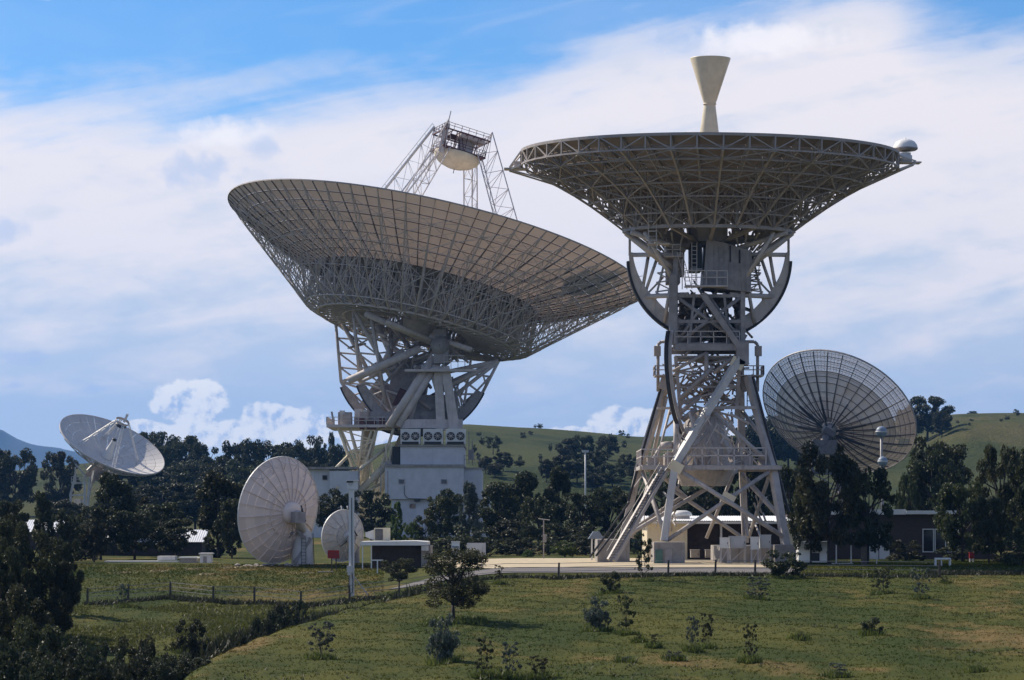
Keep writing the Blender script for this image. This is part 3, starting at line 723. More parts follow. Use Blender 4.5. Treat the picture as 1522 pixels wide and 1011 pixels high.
for r in (7.6, 9.0, 10.8, 12.4, 14.0, 15.6): hoop(r, zl3(r), 24, .12 if r > 8 else .3, .12 if r > 8 else .3, refl3, M['strut_dk'], 'lower_hoop')
b = MB()
for i in range(48):
    t0, t1 = 2*math.pi*i/48+math.pi/2, 2*math.pi*(i+1)/48+math.pi/2
    if i % 2: b.bar(pol(17, t0, -.15), pol(17, t1, -1.35), .1)
    else: b.bar(pol(17, t0, -1.35), pol(17, t1, -.15), .1)
b.build('rim_bracing', M['strut_dk'], refl3)
b = MB(); ndr = [5.4, 7.6, 9.0, 10.8, 12.4, 14.0, 15.6, 17.0]
for i in range(24):
    t0, t1 = 2*math.pi*i/24+math.pi/2, 2*math.pi*(i+1)/24+math.pi/2; tm = (t0+t1)/2
    for k, r in enumerate(ndr[1:-1]):
        zt, zl = zf3(r)-.2, zl3(r); zm = (zt+zl)/2
        b.bar(pol(r, t0, zl), pol(r, tm, zt), .08); b.bar(pol(r, t1, zl), pol(r, tm, zt), .08); b.bar(pol(r, tm, zt), pol(r, tm, zl), .06)
        if r < 13: b.bar(pol(r, t0, zm), pol(r, t1, zm), .1)
        r2 = ndr[k+2]
        if (i+k) % 2: b.bar(pol(r, t0, zl), pol(r2, t1, zl3(r2)), .09)
        else: b.bar(pol(r, t1, zl), pol(r2, t0, zl3(r2)), .09)
for i in range(12):
    t = 2*math.pi*i/12+math.pi/2
    for dt in (-.26, .26): b.bar(pol(7.6, t, ZB3), pol(7.4, t+dt, zf3(7.4)-.2), .3)
    b.bar(pol(7.6, t, ZB3), pol(1.8, t, -8.2), .28); b.bar(pol(7.6, t, ZB3), pol(3.6, t+.3, zf3(3.6)-.3), .2); b.bar(pol(7.6, t, ZB3), pol(1.8, t, -5.2), .16)
b.build('hoop_truss', M['strut_dk'], refl3)
# horn
hz = 0
prof = lambda y: (227.9-y)/F*D3
b = MB(); b.lathe([(.92, -1.4), (.86, prof(197)), (.52, prof(156))], n=32); b.lathe([(.52, prof(156)), (.6, prof(156)), (.6, prof(154.5)), (.54, prof(154.5))], n=32)
b.lathe([(.54, prof(154.5)), (1.82, prof(88.5)), (1.82, prof(87.5)), (1.76, prof(87.5)), (.5, prof(153))], n=40)
b.bar((1.35, -.9, prof(100)), (.62, -.4, prof(150)), .03)
b.build('feed_horn', M['cream'], refl3)
MB().lathe([(2.6, zf3(2)-.1), (2.2, -1.4), (.9, -1.39)], n=24).build('feed_cone', M['white'], refl3)
# rim outriggers
for sgn, tx in ((1, 1361), (-1, 762)):
    b = MB(); t = 0 if sgn > 0 else math.pi
    e = pol(17, t, -1.4); yv = Vector((0, 1, 0)); tip = Vector((sgn*(18.6 if sgn > 0 else 18.0), 0, -.75 if sgn > 0 else -1.75))
    for s_ in (-1, 1):
        b.bar(e+yv*s_*1.6, tip+yv*s_*.7, .16); b.bar(pol(17, t, -.2)+yv*s_*1.6, tip+yv*s_*.7+Vector((0, 0, .2)), .12); b.bar(pol(14, t, zl3(14))+yv*s_*1.2, tip+yv*s_*.7, .14)
    b.box(tip+Vector((-.5*sgn, 0, .1)), (2.0, 1.7, .12))
    if sgn < 0: b.box(tip+Vector((.7, 0, .5)), (.6, .6, .6))
    b.build('rim_platform', M['strut'], refl3)
q = D @ Vector((17.75, 0, -.55)) + B3
rd = thing('radome', 'white mushroom-shaped radome on the right edge of the dark-backed dish', 'radome', q)
MB().lathe([(.55, 0), (.62, .1), (.62, .55), (.5, .6), (.5, .8)], n=24).build('base_drum', M['bright'], rd)
MB().lathe([(.4, .95), (.95, 1.0), (1.12, 1.12), (1.13, 1.22), (.98, 1.22)], n=32).build('rim_band', M['steel'], rd)
MB().lathe([(1.12, 1.23), (1.05, 1.5), (.85, 1.78), (.55, 1.96), (.25, 2.04), (.08, 2.06), (.08, 2.14), (.01, 2.15)], n=32).build('dome', M['bright'], rd)

# declination wheel: box section arcs
c0 = P3(1054, 384, 0); rw = 7.35
def w3(t, r_, dy=0.0): return c0+Vector((r_*math.cos(t), dy, r_*math.sin(t)))
tr = [R(a) for a in np.linspace(-184, 4, 60)]
b = MB(); arcband(b, w3, rw-1.25, rw-.12, -.5, .5, tr, 1.7)
for i in range(6, 56, 5): b.bar(w3(tr[i], rw-.2, -.53), w3(tr[i], rw-1.1, -.53), .05)
b.build('declination_wheel', M['strut'], mid)
b = MB(); arcband(b, w3, rw-.11, rw+.12, -.6, .6, tr[2:-2]); b.build('wheel_gear', M['dark'], mid)
b = MB()
def seg(b, L, n=8):
    for (x0, y0, d0, x1, y1, d1, wd) in L: b.bar(P3(x0, y0, d0), P3(x1, y1, d1), wd, n=n)
for s in (-1, 1):
    b = MB(); spk = []
    m_ = lambda x: 1054+s*(x-1054)
    for dy in (-.3, .3):
        spk += [(m_(1172), 345, dy, m_(1172), 380, dy, .22), (m_(1168), 379, dy, m_(1095), 378, dy*8, .38), (m_(1150), 441, dy, m_(1085), 438, dy*8, .42)]
        spk += [(m_(1144), 378, dy, m_(1152), 425, dy, .3), (m_(1130), 380, dy, m_(1148), 432, dy, .28), (m_(1122), 412, dy, m_(1145), 436, dy, .18)]
        spk += [(m_(1112), 430, dy*6, m_(1122), 485, dy, .3), (m_(1178), 347, dy*5, m_(1118), 395, dy*6, .42), (m_(1178), 347, -dy*8, m_(1100), 402, -dy*6, .42), (m_(1170), 345, dy*12, m_(1090), 372, dy*6, .45)]
        spk += [(m_(1150), 345, dy*14, m_(1105), 420, dy*8, .35), (m_(1118), 380, dy*3, m_(1140), 470, dy, .2)]
    seg(b, spk)
    b.build('wheel_spokes', M['strut'], mid)
# central declination frame and house
b = MB()
for s in (-1, 1):
    for dy in (-2.4, 2.4):
        b.bar(P3(1054+s*50, 372, dy), P3(1054+s*50, 520, dy), .42); b.bar(P3(1054+s*50, 440, dy), P3(1054-s*50, 512, dy), .34, n=8); b.bar(P3(1054+s*50, 512, dy), P3(1054, 440, dy), .26, n=8)
        b.bar(P3(1054+s*22, 435, dy), P3(1054+s*30, 515, dy), .22)
    b.bar(P3(1054+s*50, 450, -2.4), P3(1054+s*50, 510, 2.4), .25, n=8); b.bar(P3(1054+s*50, 510, -2.4), P3(1054+s*50, 450, 2.4), .25, n=8)
for y in (440, 478, 512):
    for dy in (-2.4, 2.4): b.bar(P3(1004, y, dy), P3(1104, y, dy), .3)
    for x in (1004, 1054, 1104): b.bar(P3(x, y, -2.4), P3(x, y, 2.4), .26)
rnd = random.Random(3)
for i in range(46):
    x = rnd.uniform(1008, 1100); y = rnd.uniform(445, 505); b.bar(P3(x, y, rnd.uniform(-2, 2)), P3(x+rnd.uniform(-28, 28), y+rnd.uniform(-32, 32), rnd.uniform(-2, 2)), rnd.choice([.12, .16, .22]), n=6)
b.build('declination_frame', M['steel'], mid)
b = MB()
for i in range(90):
    x = rnd.uniform(1008, 1102); y = rnd.uniform(440, 510); b.bar(P3(x, y, rnd.uniform(-1, 4)), P3(x+rnd.uniform(-25, 25), y+rnd.uniform(-30, 30), rnd.uniform(-1, 4)), rnd.choice([.14, .2, .3]), n=6)
for x in (1012, 1030, 1078, 1096): b.bar(P3(x, 435, 1.5), P3(x+3, 515, 1.5), .45)
b.box(P3(1022, 500, .5), (1.6, 3, 1.8)); b.box(P3(1075, 495, 1), (2.0, 3, 2.0)); b.box(P3(1050, 448, 1), (4.5, 3, 1.0)); b.box(P3(1018, 455, 1), (1.0, 2, 1.6))
for i in range(60):
    x = rnd.uniform(1008, 1098); y = rnd.uniform(530, 610); b.bar(P3(x, y, rnd.uniform(1, 5)), P3(x+rnd.uniform(-22, 22), y+rnd.uniform(-22, 22), rnd.uniform(1, 5)), rnd.choice([.1, .16]), n=6)
b.build('inner_bracing', M['frame'], mid)
b = MB(); b.bar(P3(1044, 437, -3), P3(1100, 518, -3), .7, .5); b.build('hydraulic_ram', M['steel'], mid)
b = MB(); railing(b, [(P3(1000, 0).x, -3, P3(0, 514).z), (P3(1095, 0).x, -3, P3(0, 514).z)], 1.1, 1.2, .07); b.build('girder_railing', M['strut'], mid)
b = MB()
for s_ in (-1, 1):
    for k in range(5): x_ = 1054+s_*(52+k*1.5); y_ = 375+k*14; b.bar(P3(x_, y_, -1), P3(x_+s_*22, y_+3, -.5), .12, n=6); b.bar(P3(x_+s_*22, y_+3, -.5), P3(x_, y_+14, -1), .1, n=6)
    for k in range(6): b.bar(P3(1054+s_*(30+k*18), 345, 3), P3(1054+s_*(40+k*8), 372, 1), .2, n=6); b.bar(P3(1054+s_*(38+k*18), 345, -3), P3(1054+s_*(46+k*6), 378, -1), .16, n=6)
b.build('ring_struts', M['strut'], mid, kind='stuff')
b = MB(); b.bx(P3(1000, 0).x, P3(1096, 0).x, -3.0, -2.2, P3(0, 524).z, P3(0, 514.5).z); b.bx(P3(1000, 0).x, P3(1108, 0).x, 2.2, 3.0, P3(0, 524).z, P3(0, 514).z); b.bx(P3(992.5, 0).x, P3(1003, 0).x, -2.9, -1.7, P3(0, 515).z, P3(0, 412).z)
b.box(P3(1103, 526, -2.6), (1.1, 1.5, 2.0)); b.box(P3(1103, 513, -2.6), (.75, 1.2, .8)); b.box(P3(1095, 500, -1.5), (1.6, 1, 1), 0, .5)
b.box(P3(1052, 534, 0), (5.6, 4.0, .25))
b.build('bearing_girder', M['steel'], mid)
b = MB(); hx0, hx1 = P3(1042, 0).x, P3(1112, 0).x; zt0, zt1 = P3(0, 362).z, P3(0, 378).z; zb0, zb1 = P3(0, 430).z, P3(0, 438).z
b.poly([(hx0, zb0), (hx1, zb1), (hx1+.1, zt1), (hx1-2.4, zt0-.2), (hx0+.3, zt0+.1)], -2.8, 1.8)
for k in range(9): x = hx0+.45+k*.46; b.bx(x, x+.07, -2.86, -2.8, zb0+.1, zt0-.5-(.1*k if k > 4 else 0))
b.build('equipment_house', M['steel'], mid)
b = MB(); b.bx(P3(1080.5, 0).x, P3(1082.5, 0).x, -2.9, -2.83, P3(0, 394).z, P3(0, 370).z); b.build('wall_slot', M['black'], mid); b = MB(); b.bx(P3(1094, 0).x, P3(1096.5, 0).x, -2.9, -2.83, P3(0, 396).z, P3(0, 376).z); b.build('wall_slot', M['black'], mid); b = MB(); b.bx(P3(1024, 0).x, P3(1041, 0).x, -2.4, 1, P3(0, 405).z, P3(0, 366).z)
b.build('house_doorway', M['black'], mid)
b = MB(); b.bx(P3(1035, 0).x, P3(1076, 0).x, -2, 2, P3(0, 362).z, P3(0, 338).z); b.lathe([(1.3, 0), (1.3, 1.3)], P3(1054, 350), 20); b.box(P3(1003, 378, 0), (1.6, 2.2, 4)); b.box(P3(1000, 402, 0), (1.2, 2.4, 2.5)); b.box(P3(1018, 360, 0), (2, 2, 1.2))
b.build('polar_hub', M['strut_dk'], mid)
b = MB(); zq = P3(0, 430).z
b.bx(P3(1014, 0).x, P3(1076, 0).x, -4.2, -2.87, zq-.12, zq); railing(b, [(P3(1014, 0).x, -4.1, zq), (P3(1076, 0).x, -4.1, zq)], 1.3, .9, .07)
zq2 = P3(0, 380).z; railing(b, [(P3(985, 0).x, -3, zq2-.3), (P3(1008, 0).x, -3, zq2-.3)], 1.0, .8, .07); b.bx(P3(985, 0).x, P3(1010, 0).x, -3, -1, zq2-.4, zq2-.3)
def ladder(b, p, q, wx=.45, wd=.06, st=.35, dirx=Vector((1, 0, 0)), cage=False):
    p = Vector(p); q = Vector(q); o = dirx*wx/2; b.bar(p-o, q-o, wd); b.bar(p+o, q+o, wd); n = int((q-p).length/st)
    for i in range(1, n): c = p.lerp(q, i/n); b.bar(c-o, c+o, wd*.8)
    if cage:
        for i in range(0, n, 2):
            c = p.lerp(q, i/n); b.path([c-o, c-o+Vector((0, -.6, 0)), c+o+Vector((0, -.6, 0)), c+o], wd*.7)
        for s in (-1, 1): b.bar(p+o*s+Vector((0, -.6, 0)), q+o*s+Vector((0, -.6, 0)), wd*.7)
ladder(b, P3(1025, 430, -3.8), P3(1010, 375, -3.8)); ladder(b, P3(1032, 428, -3), P3(1032, 360, -3))
b.bar(P3(1014, 430, -4), P3(1014, 385, -4), .08); b.bar(P3(1026, 400, -4), P3(1044, 400, -4), .07)
b.build('service_platform', M['strut'], mid)
b = MB(); ladder(b, P3(970, 372, -5), P3(968, 268, -5.5), .7, .08, .4, cage=True); b.bx(P3(958, 0).x, P3(990, 0).x, -5.6, -4.4, P3(0, 372).z, P3(0, 371).z); b.build('caged_ladder', M['strut'], mid)
b = MB(); rnd = random.Random(5)
for i in range(8):   # stair flight at the right of the house
    b.bx(P3(1114, 0).x, P3(1130-i*.5, 0).x, -1.5, -.7, P3(0, 382+i*7).z-.06, P3(0, 382+i*7).z)
b.path([P3(1114, 378, -1.5), P3(1114, 438, -1.5)], .08); b.path([P3(1130, 378, -1.5), P3(1126, 422, -1.5), P3(1114, 438, -1.5)], .08)
b.build('side_stairs', M['strut_dk'], mid)

# hour angle wheel seen edge on
pts = [(993, 492, -3.2), (990.5, 520, -3.9), (991, 550, -4.2), (994, 580, -4.2), (999, 607, -3.8), (1006, 630, -3.1), (1014, 648, -2.3), (1023, 662, -1.3), (1036, 676, 0.2), (1054, 684, 2)]
pa = np.array(pts, float); u_ = np.linspace(0, len(pa)-1, 46); iu = np.arange(len(pa))
pc = [np.polyfit(iu, pa[:, k], 4) for k in range(3)]; pts = [tuple(np.polyval(pc[k], q) for k in range(3)) for q in u_]
b = MB(); sweep(b, [P3(*p) for p in pts], .36, .5); b.build('hour_angle_gear', M['dark'], mid)
b = MB(); sweep(b, [P3(p[0]+5.5, p[1]-1, p[2]+.5) for p in pts[:-6]], .3, .6); b.build('hour_angle_wheel', M['strut'], mid)
# pedestal upper core
b = MB(); rnd = random.Random(11)
cs = [(1004, 530, -2.2), (1100, 530, -2.2), (1100, 530, 2.2), (1004, 530, 2.2)]; cb = [(1012, 620, -1.6), (1094, 620, -1.6), (1094, 620, 1.6), (1012, 620, 1.6)]
tower_lattice(b, [P3(*c) for c in cb], [P3(*c) for c in cs], 4, .3, .17)
for i in range(120):
    x = rnd.uniform(1008, 1096); y = rnd.uniform(535, 615); b.bar(P3(x, y, rnd.uniform(-2, 2)), P3(x+rnd.uniform(-26, 26), y+rnd.uniform(-26, 26), rnd.uniform(-2, 2)), rnd.choice([.1, .14, .2]), n=6)
seg(b, [(1008, 595, -2.8, 1060, 545, -2.8, .35), (1000, 552, -2.6, 1050, 524, -2.6, .3), (1050, 524, -2.6, 1050, 560, -2.6, .4), (1060, 555, -2.6, 1095, 528, -2.6, .35), (1015, 612, -2.5, 1040, 590, -2.5, .3), (1014, 625, -2.5, 1035, 608, -2.5, .5), (1020, 560, 0, 1085, 600, 0, .3), (1020, 600, 1, 1085, 556, 1, .3)])
b.build('polar_frame', M['strut_dk'], mid)
MB().lathe([(.2, P3(0, 612).z), (1.5, P3(0, 612).z), (2.0, P3(0, 640).z), (2.6, P3(0, 668).z), (2.75, P3(0, 700).z), (2.1, P3(0, 722).z), (.1, P3(0, 722).z)], P3(1048, HY+F*4/D3*0, 0)*0+Vector((P3(1048, 0).x, 1.2, 0)), 16, False).build('counterweight', M['legs'], mid)
# legs
def legpart(L, m='cream', n=4):
    b = MB(); seg(b, L, n); b.build('leg', M['legs' if m == 'cream' else m], mid)
legpart([(1099, 533, -3, 1004, 688, -6, .62), (1004, 686, -6, 987, 804, -7, .62)], 'white')
legpart([(1112, 560, -2, 1149, 700, -5, .62), (1149, 700, -5, 1168, 812, -7, .62)])
legpart([(987, 578, 1, 949, 700, 2.5, .62), (949, 700, 2.5, 922, 815, 4, .62)])
legpart([(1100, 540, 3, 1103, 690, 5.5, .65), (1103, 690, 5.5, 1108, 806, 7, .6)])
b = MB(); seg(b, [(983, 696, -6, 904, 832, -10.5, .22), (992, 696, -6, 913, 834, -10.5, .32)], 4); 
b.build('leg', M['legs'], mid)
b = MB(); p, q = P3(987, 696, -6.4), P3(908, 833, -10.9)
for i in range(1, 34): c = p.lerp(q, i/34); b.bar(c-Vector((.3, 0, 0)), c+Vector((.2, 0, 0)), .07, .06)
b.bar(p+Vector((-.35, -.2, .5)), q+Vector((-.35, -.2, .8)), .06); b.bar(p+Vector((.55, -.2, .5)), q+Vector((.55, -.2, .8)), .06)
b.build('stair_ladder', M['frame'], mid)
for L_ in ((935, 747, 0, 877, 828, -3, .18), (940, 755, -1, 886, 826, -6, .18), (982, 578, .4, 934, 745, 1.6, .22), (1119, 560, -2.6, 1172, 760, -6, .22), (1128, 590, -2, 1150, 690, -3, .1)):
    b = MB(); seg(b, [L_], 6); b.build('cable_conduit', M['dark'], mid)
b = MB()
seg(b, [(1006, 697, -6, 1165, 798, -7, .4), (1143, 701, -5.4, 992, 803, -7, .36), (937, 793, -3, 1095, 700, 3, .36), (1001, 729, 4, 1100, 797, 6, .34), (1102, 705, -2, 1165, 775, -6, .42), (1143, 708, -5, 1113, 798, 5, .32),
        (1063, 615, -4, 1137, 683, -5, .4), (1004, 600, -2, 1004, 690, -5.5, .4), (1104, 612, 0, 1140, 660, -4, .35), (1058, 620, -4, 1054, 690, -4, .22), (1063, 620, -4, 1080, 675, -4, .25), (1052, 640, -4, 1008, 690, -5, .3),
        (990, 590, 1, 968, 690, 4, .35), (998, 600, 0, 975, 690, -3, .2), (985, 660, 0, 962, 700, 0, .4), (955, 700, 0, 990, 800, -6, .35), (970, 700, 5, 940, 800, 5, .35), (1060, 620, 5, 1010, 690, 6, .35), (965, 690, 4, 1020, 740, 6, .35), (1012, 740, 5, 935, 790, 4, .35),
        (1008, 620, -3, 1005, 660, -4, .3), (1096, 690, 5, 1050, 800, 7, .3)])
b.build('cross_bracing', M['legs'], mid)
b = MB(); rq = random.Random(23)
for i in range(80):
    y = rq.uniform(600, 690); hw_ = 30+(y-600)*.42; x = 1050+rq.uniform(-hw_, hw_); dy = rq.choice([-5, -4, 4, 5])
    b.bar(P3(x, y, dy), P3(x+rq.uniform(-30, 30), min(692, y+rq.uniform(10, 45)), dy*1.05), rq.choice([.1, .13, .2]), n=6)
for i in range(26):
    y = rq.uniform(700, 780); x = rq.choice([rq.uniform(955, 1010), rq.uniform(1100, 1140)]); b.bar(P3(x, y, rq.uniform(-5, 5)), P3(x+rq.uniform(-14, 14), y+rq.uniform(10, 30), rq.uniform(-5, 5)), rq.choice([.08, .12, .16]), n=6)
b.build('secondary_bracing', M['legs'], mid)
for (x, y, dy) in ((1082, 741, -6.4), (1096, 540, -3.2), (1005, 694, -6.3)): MB().box(P3(x, y, dy), (1.2, .3, .9), 0, .5).build('gusset', M['cream'], mid)
b = MB(); zp = P3(0, 694).z
x0, x1, x2 = P3(950, 0).x, P3(1006, 0).x, P3(1150, 0).x
for y_ in (-5.6, 5.2): b.bx(x0, x2, y_-.25, y_+.25, zp-.35, zp)
for x_ in (x0, x1, (x1+x2)/2, x2): b.bx(x_-.2, x_+.2, -5.35, 4.95, zp-.34, zp-.01)
b.bx(x0, x2, -5.3, -3.2, zp, zp+.06); b.bx(x0, x2, 3.2, 4.9, zp, zp+.06)
zp2 = P3(0, 608).z; b.bx(P3(1050, 0).x, P3(1118, 0).x, -3.4, -2.9, zp2-.15, zp2+.12); b.bx(P3(975, 0).x, P3(1008, 0).x, -2, -1.5, zp2-.1, zp2+.1)
b.build('lower_platform', M['legs'], mid)
b = MB(); zr = zp+.06
railing(b, [(x0, 4.5, zr), (x0, -5.3, zr), (x1, -5.5, zr)], 1.4, 1.3, .09); railing(b, [(x1+.5, -5.5, zr), (P3(1130, 0).x, -5.5, zr)], 1.5, 1.5, .1); railing(b, [(x0, 4.5, zr), (x2, 4.5, zr)], 1.4, 1.5, .08)
b.build('platform_railing', M['strut'], mid)
b = MB(); rnd = random.Random(9)
for i in range(16): h = rnd.uniform(.4, 1.2); MB().box((rnd.uniform(x0+.5, x2-1), rnd.choice([-4.2, 4]), zr+h/2), (rnd.uniform(.3, 1), .8, h), rnd.uniform(0, 1)).build('machine_case', M['strut_dk'], mid)
b.lathe([(.1, 0), (.6, .1), (.6, .6), (.1, .7)], P3(992, 668, -4), 14); b.build('platform_machinery', M['strut_dk'], mid)
for s in (-1, 1):
    b = MB()
    m_ = lambda x: 1052+s*(x-1052)
    b.path([P3(m_(1103), 508, -1), P3(m_(1121), 508, -1), P3(m_(1126), 512, -1), P3(m_(1126), 582, -1)], .28, n=8)
    zz = P3(0, 559).z; b.bx(P3(m_(1097), 0).x, P3(m_(1132), 0).x, -2.2, .6, zz-.12, zz); railing(b, [(P3(m_(1101), 0).x, -2.2, zz), (P3(m_(1132), 0).x, -2.2, zz), (P3(m_(1132), 0).x, .6, zz)], .8, .9, .09)
    b.box(P3(m_(1127), 522, -1), (.6, .6, .9)); b.bar(P3(m_(1108), 560, -1), P3(m_(1115), 580, -1), 1.0, 1.4)
    b.build('cable_wrap', M['strut_dk'], mid)
b = MB(); ladder(b, P3(1118, 605, -1), P3(1118, 560, -1), .9, .08, .5); b.build('access_ladder', M['dark'], mid)
# footings (concrete, parts of the antenna)
def blk(x0, x1, yt, dy0, dy1, m='conc', name='footing'):
    b = MB(); b.bx(P3(x0, 0, dy0).x, P3(x1, 0, dy0).x, dy0, dy1, -.1, P3(0, yt, dy0).z); return b.build(name, M[m], mid)
blk(888, 936, 802, -2, 4); blk(972, 1018, 806, -9.5, -4.5); blk(1070, 1150, 812, -6, 5); blk(1152, 1185, 810, -8, -4)
b = MB(); b.bx(P3(974, 0, -9.5).x, P3(985, 0, -9.5).x, -9.6, -9.5, 0, 1.2); b.build('green_panel', M['green_box'], mid)
b = MB(); b.bx(P3(988, 0, -9.5).x, P3(999, 0, -9.5).x, -9.62, -9.5, 0, 1.25); b.build('dark_panel', M['steel'], mid)

# equipment boxes on frames near the pedestal
def eq(px0, px1, yt, yb, d, m, label, cat='cabinet', name='equipment_cabinet', legs=True, dep=1.0, group=None):
    x0, x1 = X(px0, d), X(px1, d); g0 = G((x0+x1)/2, d)+.06; o = thing(name, label, cat, ((x0+x1)/2, d, g0), group); h = x1-x0
    b = MB(); b.bx(-h/2, h/2, 0, dep, Z(yb, d)-g0, Z(yt, d)-g0); b.build('case', M[m], o)
    b = MB(); b.bx(-h/2+.06, h/2-.06, -.03, 0, Z(yb, d)-g0+.06, Z(yt, d)-g0-.06); dd = b.build('door', M[m], o)
    MB().bx(h/2-.16, h/2-.12, -.06, -.03, (Z(yb, d)+Z(yt, d))/2-g0-.1, (Z(yb, d)+Z(yt, d))/2-g0+.1).build('handle', M['dark'], dd)
    b = MB(); b.bx(-h/2-.04, h/2+.04, -.06, dep+.04, Z(yt, d)-g0, Z(yt, d)-g0+.06); b.build('lid', M[m], o)
    if legs and Z(yb, d)-g0 > .2:
        for x_ in (-h/2+.06, h/2-.06):
            for y_ in (.06, dep-.06): MB().bar((x_, y_, 0), (x_, y_, Z(yb, d)-g0), .09).build('leg', M['strut'], o)
        MB().bar((-h/2+.06, .06, .1), (h/2-.06, .06, Z(yb, d)-g0), .06).build('brace', M['strut'], o)
    return o
eq(1071, 1083.5, 800, 815, 234, 'bright', 'leftmost of the raised white equipment cabinets beneath the dark-backed dish')
eq(1085, 1109, 798, 815, 235, 'white', 'wide raised grey-white cabinet beneath the dark-backed dish, between two white ones')
eq(1116.5, 1128.5, 799, 817, 234, 'bright', 'narrow raised white cabinet right of the wide grey one beneath the dark-backed dish')
eq(1130, 1146, 796, 815, 235, 'white', 'rightmost raised grey-white cabinet beneath the dark-backed dish')
eq(1027, 1040, 818, 829, 250, 'conc', 'low grey box left of the other low box before the dark workshop opening', 'box', legs=False)
eq(1049, 1062, 818, 829, 250, 'conc', 'low grey box right of the other low box before the dark workshop opening', 'box', legs=False)
eq(1187, 1231, 806, 836, 228, 'bright', 'white rectangular hut with dark openings beneath the large tree on the right', 'hut', 'storage_hut', legs=False, dep=2)
for kk, (a, c, t, bb) in enumerate(((1207, 1217, 811, 820), (1207, 1218, 824, 834))):
    pass
hut = [o for o in bpy.data.objects if o.name == 'storage_hut'][0]
for (t, bb) in ((810, 818), (822, 834)):
    MB().bx(X(1206, 228)-hut.location.x, X(1218, 228)-hut.location.x, -.05, -.031, Z(bb, 228)-hut.location.z, Z(t, 228)-hut.location.z).build('opening', M['black'], hut)

# ================================================================== mesh dish far right
DR = 567.0
BR = Vector((X(1240, DR), DR, G(X(1240, DR), DR)))
rm_ = thing('dish_antenna', 'see-through wire mesh dish seen from behind on the right, behind the trees and brick building', 'antenna', BR, 'dish antennas of the station')
mm = bpy.data.materials.new('wire_mesh'); mm.use_nodes = True; t = NT(mm.node_tree)
bs = t.n('ShaderNodeBsdfPrincipled', {'Base Color': (.78, .70, .66, 1), 'Roughness': .6}); tp = t.n('ShaderNodeBsdfTransparent')
mx_ = t.n('ShaderNodeMixShader', {0: .55, 1: bs.outputs[0], 2: tp.outputs[0]}); t.t.links.new(mx_.outputs[0], t.n('ShaderNodeOutputMaterial').inputs[0]); M['mesh'] = mm
mm = mm.copy(); mm.name = 'fine_wire_mesh'; mm.node_tree.nodes['Mix Shader'].inputs[0].default_value = .22; M['mesh2'] = mm
D = frame(W(1247.2, 612.3, DR)-BR, .543, .660); f4r = 4*13.5; depr = 17*17/f4r; zfr = lambda r: r*r/f4r-depr
b = MB(); b.lathe([(1.6, zfr(1.6)), (1.6, -depr-1.2), (.1, -depr-1.2)], n=16); rfr = b.build('reflector', M['steel'], rm_, D)
for (ra, rb, key, nm) in ((1.6, 4.5, 'mesh2', 'inner_mesh'), (4.5, 8.0, 'mesh2', 'inner_mesh'), (8, 11.0, 'mesh2', 'inner_mesh'), (11.0, 13.2, 'mesh2', 'inner_mesh'), (13.2, 15.1, 'mesh', 'outer_mesh'), (15.1, 17, 'mesh', 'outer_mesh')):
    me = panel_mesh(nm, ra, rb, 2*math.pi/32, zfr, .02, .01); me.materials.append(M[key])
    for i in range(32): mkobj(nm, me, None, rfr, rotz(2*math.pi*(i+.5)/32))
b = MB()
for i in range(14): r = 2+i*1.05; r2 = min(17, r+1.05); b.bar(pol(r, 0, zfr(r)-.15), pol(r2, 0, zfr(r2)-.15), .13, .3); b.bar(pol(r, 0, zfr(r)-.15-.9*(1-r/17)), pol(r2, 0, zfr(r2)-.15-.9*(1-r2/17)), .1)
me = b.mesh('rib'); me.materials.append(M['rib_dk'])
for i in range(32): mkobj('rib', me, None, rfr, rotz(2*math.pi*i/32))
for r in (3, 5, 7, 9, 11, 12.2, 13.2, 14.2, 15.1, 16): hoop(r, zfr(r)-.2, 32, .08, .1, rfr, M['rib_dk'])
hoop(17, zfr(17)-.1, 64, .16, .3, rfr, M['steel'], 'rim')
b = MB()     # light wires of the mesh
for r in (12.7, 13.7, 14.6, 15.6, 16.5): hoop(r, zfr(r)-.05, 64, .05, .05, rfr, M['strut_dk'], 'wire_hoop')
for i in range(128):
    t_ = 2*math.pi*i/128
    for r in (13.2, 15.1): b.bar(pol(r, t_, zfr(r)-.05), pol(r+1.9, t_, zfr(r+1.9)-.05), .05)
b.build('radial_wires', M['strut_dk'], rfr, kind='stuff')
b = MB()
for i in range(8): t_ = 2*math.pi*i/8; b.bar(pol(1.6, t_, -depr-1), pol(8, t_, zfr(8)-.4), .3)
b.build('back_struts', M['dark'], rfr)
b = MB(); b.box((0, 0, -depr-1.8), (2.4, 2.2, 1.8)); b.bar((0, 0, -depr-1), (0, 0, -depr-6), 1.6, n=12); b.build('axis_housing', M['frame'], rfr)
b = MB()
for k in range(4):
    t_ = 2*math.pi*k/4+.7; b.bar(pol(11, t_, zfr(11)), pol(.8, t_, 7), .22)
b.lathe([(.05, 6.6), (1.5, 6.8), (1.5, 7.5), (.05, 7.8)], n=16); b.build('feed_support', M['strut_dk'], rfr)
b = MB(); top = (D @ Vector((0, 0, -depr-4.5))); 
for sx in (-1, 1):
    for sy in (-1, 1): b.bar((top.x+sx*5, top.y+sy*5, 0), (top.x+sx*1.5, top.y+sy*1.5, top.z), .6)
tower_lattice(b, [(top.x+sx*4.4, top.y+sy*4.4, 1) for sx, sy in ((-1, -1), (1, -1), (1, 1), (-1, 1))], [(top.x+sx*1.5, top.y+sy*1.5, top.z) for sx, sy in ((-1, -1), (1, -1), (1, 1), (-1, 1))], 5, .3, .22)
b.box((top.x, top.y, top.z-1), (5, 5, 3)); b.build('pedestal', M['frame'], rm_)
